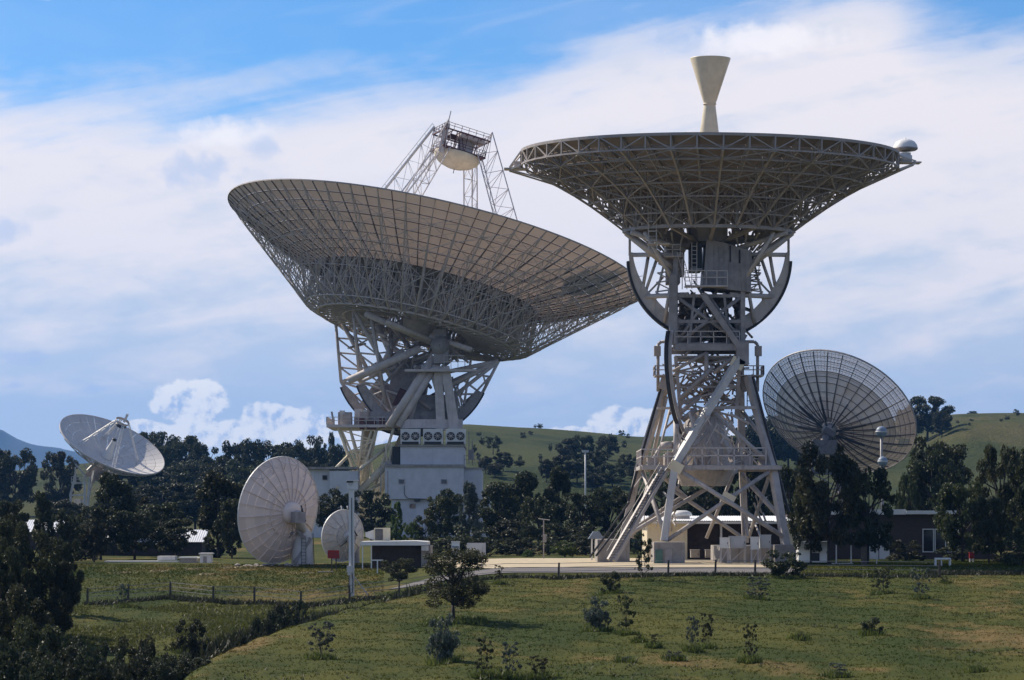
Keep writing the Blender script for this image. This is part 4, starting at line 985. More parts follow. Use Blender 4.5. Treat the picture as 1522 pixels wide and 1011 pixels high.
# two radomes on a light mast, nearer
for (px_, py_, r_, lab) in ((1310, 642, 8.5, 'upper of the two ball radomes before the mesh dish'), (1312, 686, 7.5, 'lower of the two ball radomes before the mesh dish')):
    d = 505 if py_ < 660 else 495; x = X(px_, d); g0 = G(x, d); zc = Z(py_, d)-g0; rr_ = r_*d/F
    o = thing('ball_radome', 'blue-grey '+lab, 'radome', (x, d, g0), 'ball radomes by the mesh dish')
    MB().lathe([(rr_*math.sin(a), -rr_*math.cos(a)) for a in np.linspace(.35, math.pi, 14)], (0, 0, zc), 24).build('ball', M['bluegrey'], o)
    MB().lathe([(rr_*1.02, -.12), (rr_*1.04, -.12), (rr_*1.04, .12), (rr_*1.02, .12)], (0, 0, zc), 24).build('joint_band', M['white'], o)
    MB().bar((0, 0, 0), (0, 0, zc-rr_*.9), .45, n=8).build('mast', M['steel'], o)

# ================================================================== front-facing dish far left
DL = 629.8
BL = Vector((X(130, DL), DL, G(X(130, DL), DL)))
lf = thing('dish_antenna', 'white dish on the left with its hollow face and sunlit right edge', 'antenna', BL, 'dish antennas of the station')
D = frame(W(167.2, 660.2, DL)-BL, .474, -.358); f4l = 1.75*26; depl = 169/f4l; zfl = lambda r: r*r/f4l-depl
b = MB(); b.lathe([(.9, zfl(.9)), (.9, -depl-2.5), (.1, -depl-2.5)], n=16); rfl = b.build('reflector', M['white'], lf, D)
rings(rfl, [.9, 4, 7, 9.2, 11.2, 13], 36, zfl, mat('dish_face_paint', (.60, .57, .54), .6, .05, .3, rnd=.07), 0, lambda t: True, nsegs=[18, 36, 36, 36, 36], th=.07)
hoop(13, -.12, 72, .14, .35, rfl, M['strut'], 'rim')
def ribl():
    b = MB(); nd = [2, 4, 6, 8, 10, 12, 13]
    zl = lambda r: zfl(r)-.5-1.9*(1-r/13)*min(1, r/3)
    for i in range(len(nd)-1):
        a, c = nd[i], nd[i+1]; b.bar(pol(a, 0, zl(a)), pol(c, 0, zl(c)), .14); b.bar(pol(a, 0, zfl(a)-.15), pol(c, 0, zfl(c)-.15), .12); b.bar(pol(a, 0, zfl(a)), pol(a, 0, zl(a)), .1)
        b.bar(pol(a, 0, zfl(a)-.15) if i % 2 else pol(a, 0, zl(a)), pol(c, 0, zl(c)) if i % 2 else pol(c, 0, zfl(c)-.15), .1)
    me = b.mesh('rib'); me.materials.append(M['strut']); return me
me = ribl()
for i in range(24): mkobj('rib', me, None, rfl, rotz(2*math.pi*i/24))
ap = 6.0
for k in range(4):
    t_ = R(28+90*k); u_ = Vector((-math.sin(t_), math.cos(t_), 0)); o_ = Vector((math.cos(t_), math.sin(t_), 0)); base = pol(7.4, t_, zfl(7.4)); top = pol(1.5, t_, ap)
    b = MB(); tower_lattice(b, [base+o_*.45, base-u_*.4, base+u_*.4], [top+o_*.4, top-u_*.3, top+u_*.3], 9, .11, .06); b.build('quadripod_leg', M['bright'], rfl)
MB().lathe([(1.6, ap-.1), (1.7, ap+.2), (1.7, ap+.5)], n=24).build('apex_ring', M['strut'], rfl)
MB().lathe([(.9, ap-1.2), (1.3, ap-.9), (1.3, ap-.6), (.3, ap-.4)], n=20).build('subreflector', M['dark'], rfl)
MB().box((.2, 1.2, ap+.9), (.5, .5, 2.2)).build('apex_box', M['bright'], rfl)
b = MB(); b.lathe([(1.3, -depl+.1), (1.2, -depl+.5), (.6, 0), (.5, 1.0)], n=24); b.build('feed_cone', M['bright'], rfl)
MB().lathe([(.51, 1.0), (.55, 1.4), (.1, 1.45)], n=16).build('feed_tip', M['dark'], rfl)
MB().bar((-.2, .1, 1.4), (-.1, .1, ap-1.2), .2).build('feed_strut', M['bright'], rfl)
def PL(px, py, dy=0.0): return W(px, py, DL+dy)-BL
b = MB()
for s in (-1, 1):
    b.bar(PL(112, 706, 4*s), PL(105, 735, 4*s), .5); b.bar(PL(105, 735, 4*s), PL(106, 775, 4*s), .5); b.bar(PL(126, 706, 4*s), PL(126, 775, 4*s), .5); b.bar(PL(134, 710, 4*s), PL(128, 775, 4*s), .55)
    b.bar(PL(104, 736, 4*s), PL(128, 736, 4*s), .35); b.bar(PL(106, 718, 4*s), PL(130, 718, 4*s), .4); b.bar(PL(108, 760, 4*s), PL(128, 740, 4*s), .3); b.bar(PL(112, 690, 4*s), PL(126, 706, 4*s), .35)
    b.bar(PL(130, 700, 3*s), PL(140, 690, 2*s), .6); b.bar(PL(132, 735, 4*s), PL(140, 700, 2*s), .5); b.bar(PL(112, 750, 4*s), PL(122, 775, 4*s), .3)
for x, y in ((112, 706), (126, 706), (105, 735), (126, 735), (106, 760)): b.bar(PL(x, y, -4), PL(x, y, 4), .35)
railing(b, [PL(106, 717, -4.4), PL(134, 717, -4.4)], 1.3, 1.2, .12); b.bar(PL(112, 694, -4), PL(112, 720, -4), .3)
b.box(PL(120, 768, 0), (3.5, 5, 3.5)); b.box(PL(116, 748, 0), (1.6, 2, 2))
b.build('pedestal', M['white'], lf)
b = MB()
for (x0, y0, x1, y1) in ((128, 700, 150, 705), (134, 690, 160, 700), (125, 690, 140, 712), (135, 712, 160, 705), (130, 730, 150, 700)):
    for dy in (-2.5, 2.5): b.bar(PL(x0, y0, dy+3), PL(x1, y1, dy+3), .35)
b.box(PL(150, 706, 4), (6, 5, 3.2), 0, .45); b.build('axis_frame', M['strut_dk'], lf)

# ================================================================== two small dishes seen from behind, left
def small_dish(px0, py0, d, a, bb, Rd, label, nrib, base_px, mkey, big_=True):
    gx_ = X(base_px, d); g0 = G(gx_, d+1); B = Vector((gx_, d+1.2, g0-.1))
    o = thing('dish_antenna', label, 'antenna', B, 'dish antennas of the station')
    D = frame(W(px0, py0, d)-B, a, bb); f4 = 1.5*2*Rd; dp = Rd*Rd/f4; zf = lambda r: r*r/f4-dp
    b = MB(); b.lathe([(Rd*.2, zf(Rd*.2)-.02), (Rd*.2, -dp-.25*Rd*.4), (Rd*.12, -dp-.12*Rd), (.01, -dp-.12*Rd)], n=24); rf = b.build('reflector', M[mkey], o, D)
    rs = [Rd*.19, Rd*.38, Rd*.56, Rd*.74, Rd*.88, Rd] if big_ else [Rd*.19, Rd*.55, Rd]
    for k in range(len(rs)-1):
        me = panel_mesh('panel', rs[k], rs[k+1], 2*math.pi/nrib, zf, .03, .006); me.materials.append(M[mkey])
        for i in range(nrib): mkobj('panel', me, None, rf, rotz(2*math.pi*(i+.5)/nrib))
    b = MB(); nn = 8
    for i in range(nn): r = rs[0]+(Rd-rs[0])*i/nn; r2 = rs[0]+(Rd-rs[0])*(i+1)/nn; b.bar(pol(r, 0, zf(r)-.07), pol(r2, 0, zf(r2)-.07), .045, .14 if big_ else .07)
    me = b.mesh('rib'); me.materials.append(M[mkey])
    for i in range(nrib): mkobj('rib', me, None, rf, rotz(2*math.pi*i/nrib))
    hoop(Rd, -.05, 48, .06, .12, rf, M['bright'], 'rim'); hoop(Rd*.45, zf(Rd*.45)-.08, nrib, .04, .1, rf, M[mkey])
    b = MB()
    for k in range(3): t_ = 2*math.pi*k/3; b.bar(pol(Rd*.8, t_, zf(Rd*.8)), pol(.1, t_, Rd*.55), .05)
    b.lathe([(.02, Rd*.5), (Rd*.1, Rd*.52), (Rd*.1, Rd*.6), (.02, Rd*.62)], n=12); b.build('feed_support', M['white'], rf)
    return o, rf, D, B, dp, zf
o, rf, D, B, dp, zf = small_dish(413, 758.2, 249, -1.379, .716, 5.0, 'large ribbed white dish seen from behind, left of the small round one', 24, 448, 'panel')
def PS(px, py, dy=0.0): return W(px, py, 250.2+dy)-B
hubp = D @ Vector((0, 0, -dp-1.0))
b = MB(); b.lathe([(1.05, -.3), (.95, 2.4), (.7, 3.2), (.5, 3.4)], (0, 0, 0), 20); b.bar((0, 0, 3.0), hubp, .9, .8, n=8); b.build('pedestal', M['white'], o)
b = MB(); b.box((hubp.x, hubp.y, hubp.z-.3), (1.1, 1.1, 1.0), .5); b.bar(PS(436, 790, -1.6), PS(418, 812, -1), .2); b.bar(PS(436, 778, -1), PS(452, 800, -1), .3); b.build('actuator_frame', M['steel'], o); b = MB(); b.bar(PS(462, 800, -.5), PS(438, 836, -.9), .5, .3)
b.build('actuator_frame', M['steel'], o)
b = MB(); b.bar(PS(400, 800, -1.9), PS(424, 783, -1.9), .22, n=8); b.bar(PS(446, 752, -1.9), PS(453, 776, -1.9), .32, .25); b.bar(PS(398, 801, -1.9), PS(402, 797, -1.9), .35, n=8); b.build('jack_screw', M['dark'], o)
b = MB()
for s in range(7):
    t_ = R(-60+s*20)
    b.bar(D @ pol(5, t_, -.1), D @ pol(4.4, t_+.1, zf(4.4)-.6), .05); b.bar(D @ pol(5, t_+.25, -.1), D @ pol(4.4, t_+.1, zf(4.4)-.6), .05); b.bar(D @ pol(3.8, t_+.1, zf(3.8)), D @ pol(4.4, t_+.1, zf(4.4)-.6), .05); b.bar(D @ pol(4.4, t_+.1, zf(4.4)-.6), D @ pol(4.4, t_+.45, zf(4.4)-.6), .04)
b.build('edge_bracing', M['strut'], o)
b = MB(); ladder(b, (1.12, -.3, 0), (1.0, -.3, 3), .4, .04, .3, Vector((0, 1, 0))); ladder(b, (.2, -1.12, 0), (.2, -1.0, 2.8), .4, .04, .3); b.build('ladder', M['dark'], o)
o, rf, D, B, dp, zf = small_dish(508.6, 796.3, 256.8, -1.409, .837, 2.5, 'small round white dish seen from behind, between the ribbed dish and the white camera mast', 16, 527, 'white', False)
hubp = D @ Vector((0, 0, -dp-.4)); b = MB(); b.lathe([(.3, -.3), (.28, hubp.z-.2)], (0.1, .2, 0), 16); b.box((hubp.x+.1, hubp.y, hubp.z-.2), (.7, .7, .7)); b.build('pedestal', M['steel'], o)
b = MB(); b.bar(hubp+Vector((0, -.3, 1.2)), hubp+Vector((.7, -.3, .1)), .12); b.bar(hubp+Vector((-.2, -.3, -.3)), hubp+Vector((-.9, -.3, -.9)), .08); b.build('jack_screw', M['dark'], o)
b = MB(); c = D @ Vector((0, 2.5, 0)); c = D @ pol(2.5, R(90), 0)
for q in (-.12, .18): b.bar(W(511+q*30, 757, 256.5)-B, W(511+q*30, 752, 256.5)-B, .12, n=8)
b.build('vent_caps', M['bright'], o)

# ================================================================== camera mast
d = 205; x = X(522.5, d); g0 = G(x, d)
o = thing('camera_mast', 'tall white square mast with a camera box on top, at the fence', 'mast', (x, d, g0))
b = MB(); b.bx(-.2, .2, -.2, .2, -.3, Z(728, d)-g0); b.build('pole', M['bright'], o)
b = MB(); b.bx(-.33, .45, -.35, .35, Z(727, d)-g0, Z(715, d)-g0); b.bx(-.4, .55, -.45, .4, Z(715, d)-g0, Z(713.5, d)-g0); b.build('camera_housing', M['bright'], o)
b = MB(); b.lathe([(.01, -.05), (.12, -.05), (.12, .05)], (-.05, -.36, Z(719, d)-g0), 12, True, Matrix.Rotation(R(90), 3, 'X')); b.box((-.1, -.37, Z(716, d)-g0), (.5, .08, .14)); b.build('camera_lens', M['dark'], o)
b = MB(); b.box((-.12, -.35, Z(846, d)-g0), (.42, .28, .5)); b.box((-.12, -.35, Z(852, d)-g0), (.3, .2, .3)); b.build('junction_box', M['white'], o)
b = MB(); b.path([(-.15, -.3, Z(852, d)-g0), (-.18, -.32, .5), (-.05, -.3, .1)], .06); b.path([(.0, -.25, Z(845, d)-g0), (.12, -.25, 1.2), (.08, -.25, .3), (-.02, -.25, .2)], .05); b.bar((.05, -.22, Z(845, d)-g0), (.02, -.22, Z(740, d)-g0), .05); b.build('cable', M['dark'], o)
MB().bar((.15, 0, 1.55), (1.35, -.3, -.05), .07).build('stay', M['strut'], o)

# ================================================================== signs and small furniture
def board(px0, px1, yt, yb, d, m, lab, posts, name='sign_board', cat='sign', stripes=0, ytg=None):
    x0, x1 = X(px0, d), X(px1, d); xc = (x0+x1)/2; g0 = G(xc, d); o = thing(name, lab, cat, (xc, d, g0)); hw = (x1-x0)/2
    MB().bx(-hw, hw, -.03, .03, Z(yb, d)-g0, Z(yt, d)-g0).build('panel', M[m], o)
    for p in posts: q = X(p, d)-xc; MB().bx(q-.05, q+.05, .031, .13, -.2, Z(yt, d)-g0-.1).build('post', M['wood' if m == 'red' else 'white'], o)
    if stripes:
        for k in range(stripes): z = Z(yt, d)-g0-.12-k*.26; MB().bx(-hw+.06, hw-.06, -.036, -.03, z-.08, z).build('stripe', M['bluegrey'], o)
    return o
o = board(487, 504, 818, 830, 236, 'red', 'red notice board on two dark legs in the grass before the small round dish', (493, 499.5))
b = MB()
for k, (u, v) in enumerate([(u, v) for v in range(3) for u in range(9)]):
    if (u*5+v*3) % 4: b.bx(-.42+u*.095, -.36+u*.095, -.036, -.03, Z(821, 236)-o.location.z-v*.17-.09, Z(821, 236)-o.location.z-v*.17)
b.build('white_marks', M['rust'], o)
eq(671, 683, 806, 828, 224, 'bright', 'small white cabinet striped with blue-grey louvres left of the blank white board', legs=False, dep=.5)
cab = [q for q in bpy.data.objects if q.get('label', '').startswith('small white cabinet striped')][0]
for k in range(5): MB().bx(-.28, .28, -.06, -.031, 1.85-k*.3, 1.98-k*.3).build('louvre', M['bluegrey'], cab)
board(694, 722, 807, 825, 226, 'white', 'blank white board on two posts beside the pale gravel pad', (699, 716))
MB().add([(X(712, 228), 228, 0.0), (X(724, 228), 228, 0), (X(724, 229), 230, 0), (X(722, 229), 229, 1.0)], [(0, 1, 3), (1, 2, 3), (0, 3, 2), (0, 2, 1)])
# red cabinet & bench right
o = eq(1441, 1448, 822, 830, 240, 'red', 'small red fire box near the brick building, far right', 'box', 'fire_box', legs=True, dep=.3)
d = 224; x = X(1401, d); g0 = G(x, d); o = thing('bench', 'white table frame standing on the grass before the brick building window', 'bench', (x, d, g0))
MB().bx(-.65, .65, -.3, .3, .55, .68).build('top', M['bright'], o)
for s in (-1, 1): MB().bx(s*.6-.06, s*.6+.06, -.25, .25, 0, .55).build('leg', M['bright'], o)
MB().bx(-.15, -.05, -.1, .1, 0, .55).build('leg', M['bright'], o)
d = 222; x = X(1284, d); g0 = G(x, d); o = thing('timber_post', 'thick weathered timber post standing before the white door', 'post', (x, d, g0))
MB().bx(-.22, .22, -.2, .2, -.2, 1.5).build('shaft', M['wood'], o); MB().bx(-.25, .25, -.23, .23, 1.5, 1.58).build('cap', M['wood'], o)
# pergola
d = 232; x = X(1268, d); g0 = G(x, d); o = thing('pergola', 'white tube pergola frame beside the brick building door', 'pergola', (x, d, g0))
for p in (1243, 1265, 1291, 1303): q = X(p, d)-x; MB().bar((q, 0, -.1), (q, 0, Z(795, d)-g0), .1).build('post', M['bright'], o)
MB().bx(X(1232, d)-x, X(1307, d)-x, -.08, .08, Z(796, d)-g0, Z(793.5, d)-g0).build('beam', M['bright'], o); MB().bx(X(1236, d)-x, X(1268, d)-x, -.06, .06, .0, .12).build('kerb_rail', M['bright'], o)
# kiosk
d = 252; x = X(886, d); g0 = G(x, d)+.06; o = thing('instrument_shelter', 'small white louvred shelter with a pointed blue-grey roof left of the dish footing', 'shelter', (x, d, g0))
for s in (-1, 1):
    for q in (-.45, .45): MB().bx(s*.4-.06, s*.4+.06, q-.06, q+.06, 0, Z(801, d)-g0).build('post', M['bright'], o)
MB().bx(-.12, .1, -.5, .5, .2, Z(802, d)-g0).build('case', M['bright'], o)
MB().poly([(-.75, Z(801, d)-g0), (.75, Z(801, d)-g0), (.28, Z(790, d)-g0), (-.28, Z(790, d)-g0)], -.7, .7).build('roof', M['bluegrey'], o)
# lamp pole on the hillside
d = 600; x = X(870, d); g0 = G(x, d); o = thing('floodlight_pole', 'tall pale floodlight pole in front of the hillside trees, between the two great dishes', 'pole', (x, d, g0))
MB().bar((0, 0, 0), (0, 0, Z(673, d)-g0), .42, n=8, w2=.3).build('pole', M['bright'], o); MB().box((0, 0, Z(671, d)-g0), (1.4, .5, .5)).build('lamp_head', M['white'], o)
d = 262; x = X(808, d); g0 = G(x, d); o = thing('instrument_mast', 'thin dark instrument mast before the row of dark trees', 'mast', (x, d, g0))
MB().bar((0, 0, 0), (0, 0, Z(772, d)-g0), .12, n=6).build('pole', M['steel'], o); MB().bar((-.5, 0, Z(771, d)-g0), (.6, 0, Z(773, d)-g0), .08).build('cross_arm', M['white'], o); MB().box((.1, -.1, Z(800, d)-g0), (.35, .3, .8)).build('box', M['steel'], o)

# ================================================================== buildings
def corr_roof(b, x0, x1, y0, y1, z0, z1, n):
    dx_ = (x1-x0)/n
    for i in range(n):
        a = x0+i*dx_; h = .05
        b.add([(a, y0, z0), (a+dx_*.5, y0, z0+h), (a+dx_, y0, z0), (a, y1, z1), (a+dx_*.5, y1, z1+h), (a+dx_, y1, z1)], [(0, 1, 4, 3), (1, 2, 5, 4)])
d = 256; x = X(1055, d); o = thing('workshop', 'low cream workshop with a white corrugated roof and wide dark opening, behind the lattice pedestal', 'building', (x, d, 0.0)); q = lambda p: X(p, d)-x
b = MB(); b.bx(q(962), q(1021.5), 0, 10, 0, Z(777, d)); b.bx(q(1022), q(1178), 8, 10, 0, Z(777, d)); b.bx(q(1170), q(1185), 0, 8, 0, Z(777, d)); b.build('wall', M['cream'], o)
b = MB(); b.bx(q(1022.2), q(1070), 1.2, 1.4, 0, Z(779, d)); b.bx(q(1075), q(1168), .9, 1.1, 0, Z(779, d)); b.build('door', M['brown'], o)
MB().bx(q(1070.5), q(1073.5), .1, .5, 0, Z(777, d)).build('post', M['bright'], o)
MB().bx(q(953), q(1190), -1.1, -.95, Z(778.5, d-1), Z(775.2, d-1)).build('fascia', M['bright'], o)
b = MB(); corr_roof(b, q(952), q(1191), -1.0, 10.2, Z(776, d)+.1, Z(769.5, d)+.15, 70); b.bx(q(952), q(1190), -.9, 10, Z(776, d)-.1, Z(776, d)); b.build('roof', M['roofw'], o)
MB().bx(q(996), q(999), -.03, 0, Z(790, d), Z(782, d)).build('wall_vent', M['steel'], o)
v = thing('roof_cowl', 'flat white domed ventilator on the workshop roof', 'ventilator', (X(1013, 260), 260, Z(771, 260)))
MB().lathe([(.8, 0), (.8, .25), (.85, .3)], n=20).build('base', M['strut'], v); MB().lathe([(1.0, .28), (1.02, .4), (.85, .65), (.5, .78), (.01, .8)], n=28).build('dome', M['bright'], v)

d = 262; x = X(1320, d); o = thing('brick_building', 'long low dark brown brick building with white roof edge, behind the right-hand trees', 'building', (x, d, 0.0)); q = lambda p: X(p, d)-x
bm = bpy.data.materials.new('brown_brick'); bm.use_nodes = True; t = NT(bm.node_tree)
bt = t.n('ShaderNodeTexBrick', {'Vector': t.n('ShaderNodeMapping', {'Vector': t.n('ShaderNodeTexCoord').outputs['Object'], 'Rotation': (R(90), 0, 0)}).outputs[0], 'Color1': (.07, .045, .036, 1), 'Color2': (.05, .034, .028, 1), 'Mortar': (.09, .075, .065, 1), 'Scale': 1.0, 'Mortar Size': .008, 'Brick Width': .24, 'Row Height': .086})
bs = t.n('ShaderNodeBsdfPrincipled', {'Base Color': bt.outputs[0], 'Roughness': .9}); t.t.links.new(bs.outputs[0], t.n('ShaderNodeOutputMaterial').inputs[0]); M['brick'] = bm
b = MB(); zt = Z(765, d); b.bx(q(1170), q(1480), 0, 9, -.1, zt); b.build('wall', M['brick'], o)
b = MB(); b.bx(q(1232), q(1345), -.6, 9.4, zt, Z(757, d)); b.bx(q(1345.2), q(1490), -.9, 9.4, zt+.05, Z(759, d)); b.bx(q(1165), q(1231.8), -.8, 9.4, Z(778, d), Z(771, d)); b.build('roof', M['bright'], o)
b = MB(); b.bx(q(1290), q(1322), -.08, 0, 0, Z(785, d)); dd = b.build('door', M['bright'], o); MB().bx(q(1305.5), q(1306.5), -.1, -.08, 0, Z(786, d)).build('door_joint', M['dark'], dd); MB().bx(q(1302), q(1303.5), -.15, -.1, .9, 1.1).build('handle', M['dark'], dd)
for (a0, a1) in ((1371, 1388), (1389, 1406), (1407, 1425)):
    wf = MB(); z0, z1 = Z(821, d), Z(786, d); wd = .09
    for (u0, u1, v0, v1) in ((q(a0), q(a1), z1-wd, z1), (q(a0), q(a1), z0, z0+wd), (q(a0), q(a0)+wd, z0+wd, z1-wd), (q(a1)-wd, q(a1), z0+wd, z1-wd)): wf.bx(u0, u1, -.08, 0.02, v0, v1)
    wo = wf.build('window', M['bright'], o); MB().bx(q(a0)+wd, q(a1)-wd, -.04, -.01, z0+wd, z1-wd).build('pane', M['glass'], wo)
# fence or trough building mid left with AC
d = 240; x = X(590, d); gg = G(x, d+3); o = thing('flat_roof_hut', 'low dark hut with a white flat roof edge, right of the small round dish', 'building', (x, d, gg)); q = lambda p: X(p, d)-x
zt = Z(811, d)-gg
b = MB(); b.bx(q(553), q(626), 0, 6, -.3, zt); b.build('wall', M['brown'], o); MB().bx(q(626.2), q(640), -.2, 6, -.3, zt).build('end_wall', M['conc'], o)
b = MB(); b.poly([(q(537), zt+.02), (q(636), zt+.02), (q(636), zt+.34), (q(618), zt+.42), (q(537), zt+.36)], -1.1, 6.5); b.build('roof', M['bright'], o)
for p in (539, 552): MB().bx(q(p), q(p)+.1, -1, -.9, -.3, zt).build('post', M['bright'], o)
MB().bx(q(627), q(637), -1.0, -.21, zt-.45, zt-.02).build('eave_box', M['white'], o)
v = thing('rooftop_cooler', 'white box cooler with a dark grille and side duct on the flat-roofed hut', 'air conditioner', (X(565, 243), 243, gg+zt+.4)); q2 = lambda p: X(p, 243)-v.location.x
MB().bx(q2(556), q2(579), 0, 1.5, 0, 1.15).build('case', M['cream'], v); MB().bx(q2(557.5), q2(569), -.05, 0, .08, 1.05).build('grille', M['dark'], v)
b = MB()
for k in range(9): b.bx(q2(557.5), q2(569), -.08, -.05, .12+k*.105, .15+k*.105)
b.build('grille_slats', M['steel'], v); MB().poly([(q2(543), .35), (q2(555.8), .05), (q2(555.8), 1.0), (q2(543), .75)], .2, 1.3).build('duct', M['white'], v)
d = 230; x = X(561, d); g0 = G(x, d); o = thing('signal_post', 'thin white T-shaped post before the flat-roofed hut', 'post', (x, d, g0)); MB().bx(-.05, .05, -.05, .05, -.1, 1.1).build('pole', M['bright'], o); MB().bx(-.5, .5, -.04, .04, 1.1, 1.2).build('cross_arm', M['bright'], o)
# long shed behind trees at left
d = 300
for (a0, a1, yt, yb, lab) in ((140, 300, 788, 826, 'long dark shed with a white roof glimpsed behind the dense left-hand trees'), (-60, 102, 773, 815, 'pale-roofed building glimpsed at the far left edge behind the dark trees')):
    x = X((a0+a1)/2, d); g0 = G(x, d); o = thing('long_shed', lab, 'building', (x, d, g0)); q = lambda p: X(p, d)-x
    z1 = Z(yt+18, d)-g0; z2 = Z(yt, d)-g0
    MB().bx(q(a0), q(a1), 0, 8, -.3, z1).build('wall', M['brown'], o)
    b = MB(); corr_roof(b, q(a0)-.3, q(a1)+.3, -.4, 4, z1, z2, 50); corr_roof(b, q(a0)-.3, q(a1)+.3, 4, 8.4, z2, z1, 50); b.build('roof', M['roofw'], o)
    d = 330
d = 262; x = X(210, d); g0 = G(x, d); o = thing('low_awning', 'long low white awning beneath the trees above the left slope', 'awning', (x, d, g0)); q = lambda p: X(p, d)-x
MB().bx(q(155), q(263), 0, 2, Z(838.5, d)-g0+.1, Z(835.5, d)-g0+.1).build('roof', M['bright'], o); MB().bx(q(155), q(263), .3, 1.9, -.2, Z(839, d)-g0+.1).build('wall', M['steel'], o); MB().bx(q(232), q(258), 1.0, 3, Z(836, d)-g0+.2, Z(830, d)-g0+.2).build('roof_box', M['white'], o)
for (a0, a1, yt, m, lab) in ((267, 292, 830, 'conc', 'low grey shed left of the white hut'), (297, 313, 824, 'bright', 'small white hut at the left edge of the tall tree trunk')):
    d = 258; x = X((a0+a1)/2, d); g0 = G(x, d); o = thing('small_shed', lab, 'shed', (x, d, g0)); hw = X(a1, d)-x
    MB().bx(-hw, hw, 0, 2, -.2, Z(yt, d)-g0).build('wall', M[m], o); MB().bx(-hw-.1, hw+.1, -.1, 2.1, Z(yt, d)-g0, Z(yt, d)-g0+.12).build('roof', M['bright'], o)
    MB().bx(-.2, .15, -.03, 0, -.1, (Z(yt, d)-g0)*.75).build('door', M['steel'], o)

# ================================================================== fence
def post(px_, yb, lab):
    # walk along the ray to the ground
    d = ground_d(px_, yb); x = X(px_, d); g0 = G(x, d)
    o = thing('fence_post', lab, 'fence post', (x, d, g0), 'timber posts of the wire fence'); h = 1.2
    MB().bar((0, 0, -.2), (random.uniform(-.06, .06), 0, h), .17, n=6, w2=.14).build('shaft', M['wood'], o); return Vector((x, d, g0+h))
def ground_d(px_, py_, lo=60, hi=262):
    ds = np.arange(hi, lo, -.25); zs = gz((px_-CX)*ds/F, ds); ys = HY-(zs-CAMZ)*F/ds
    i = np.where(ys >= py_)[0]; return float(ds[i[0]]) if len(i) else hi
locs = ['leftmost fence post, near the dark corner tree', 'fence post behind the small blue-green shrub on the left slope', 'third fence post from the left, on the grassy left slope', 'fourth fence post from the left, on the grassy left slope', 'fence post below the large ribbed white dish', 'fence post at the end of the dark reeds', 'fence post at the foot of the white camera mast', 'lone fence post at the road edge before the dark tree row', 'fence post on the road edge below the lattice pedestal', 'fence post before the dark opening of the workshop', 'fence post beside the low dark bush under the cabinets', 'fence post on the grass below the white table frame', ]
fp = []
for (p, yb), lab in zip([(130, 898), (190, 894), (253, 888), (317, 895), (378, 896), (447, 903), (520, 893), (830, 860), (993, 856), (1063, 855), (1122, 856), (1397, 858)], locs): fp.append(post(p, yb, 'weathered '+lab))
b = MB()
for i in range(len(fp)-1):
    for h in (.05, .35, .65):
        a, c = fp[i]-Vector((0, 0, h)), fp[i+1]-Vector((0, 0, h)); n = 8
        def wpnt(s): p = a.lerp(c, s); p.z = max(p.z, G(p.x, p.y)+1.15-h); return p
        for k in range(n): b.bar(wpnt(k/n), wpnt((k+1)/n), .02, n=3)
o = b.build('fence_wire', M['steel']); tag(o, 'thin wires strung between the timber posts along the slope', 'fence wire')

# ================================================================== vegetation
rng = np.random.default_rng(5)
def leaves(C, rad_, n, size, asp=1.0, shell=.35, flat=1.0, droop=0.0):
    """leaf quads spread in ellipsoidal clumps. C (k,3) centres, rad_ (k,) radii"""
    k = len(C); wgt = rad_**2; idx = rng.choice(k, n, p=wgt/wgt.sum())
    u = rng.normal(size=(n, 3)); u /= np.linalg.norm(u, axis=1)[:, None]
    r = rng.uniform(shell, 1, n)**.6
    p = C[idx]+u*(r*rad_[idx])[:, None]*np.array([1, 1, flat])
    a = rng.normal(size=(n, 3)); a[:, 2] -= droop; a /= np.linalg.norm(a, axis=1)[:, None]
    c = np.cross(a, rng.normal(size=(n, 3))); c /= np.linalg.norm(c, axis=1)[:, None]
    s = size*rng.uniform(.6, 1.4, n)[:, None]
    v = np.stack([p-a*s*asp, p+c*s*.5, p+a*s*asp, p-c*s*.5], 1).reshape(-1, 3)
    f = np.arange(4*n).reshape(n, 4); return v, f
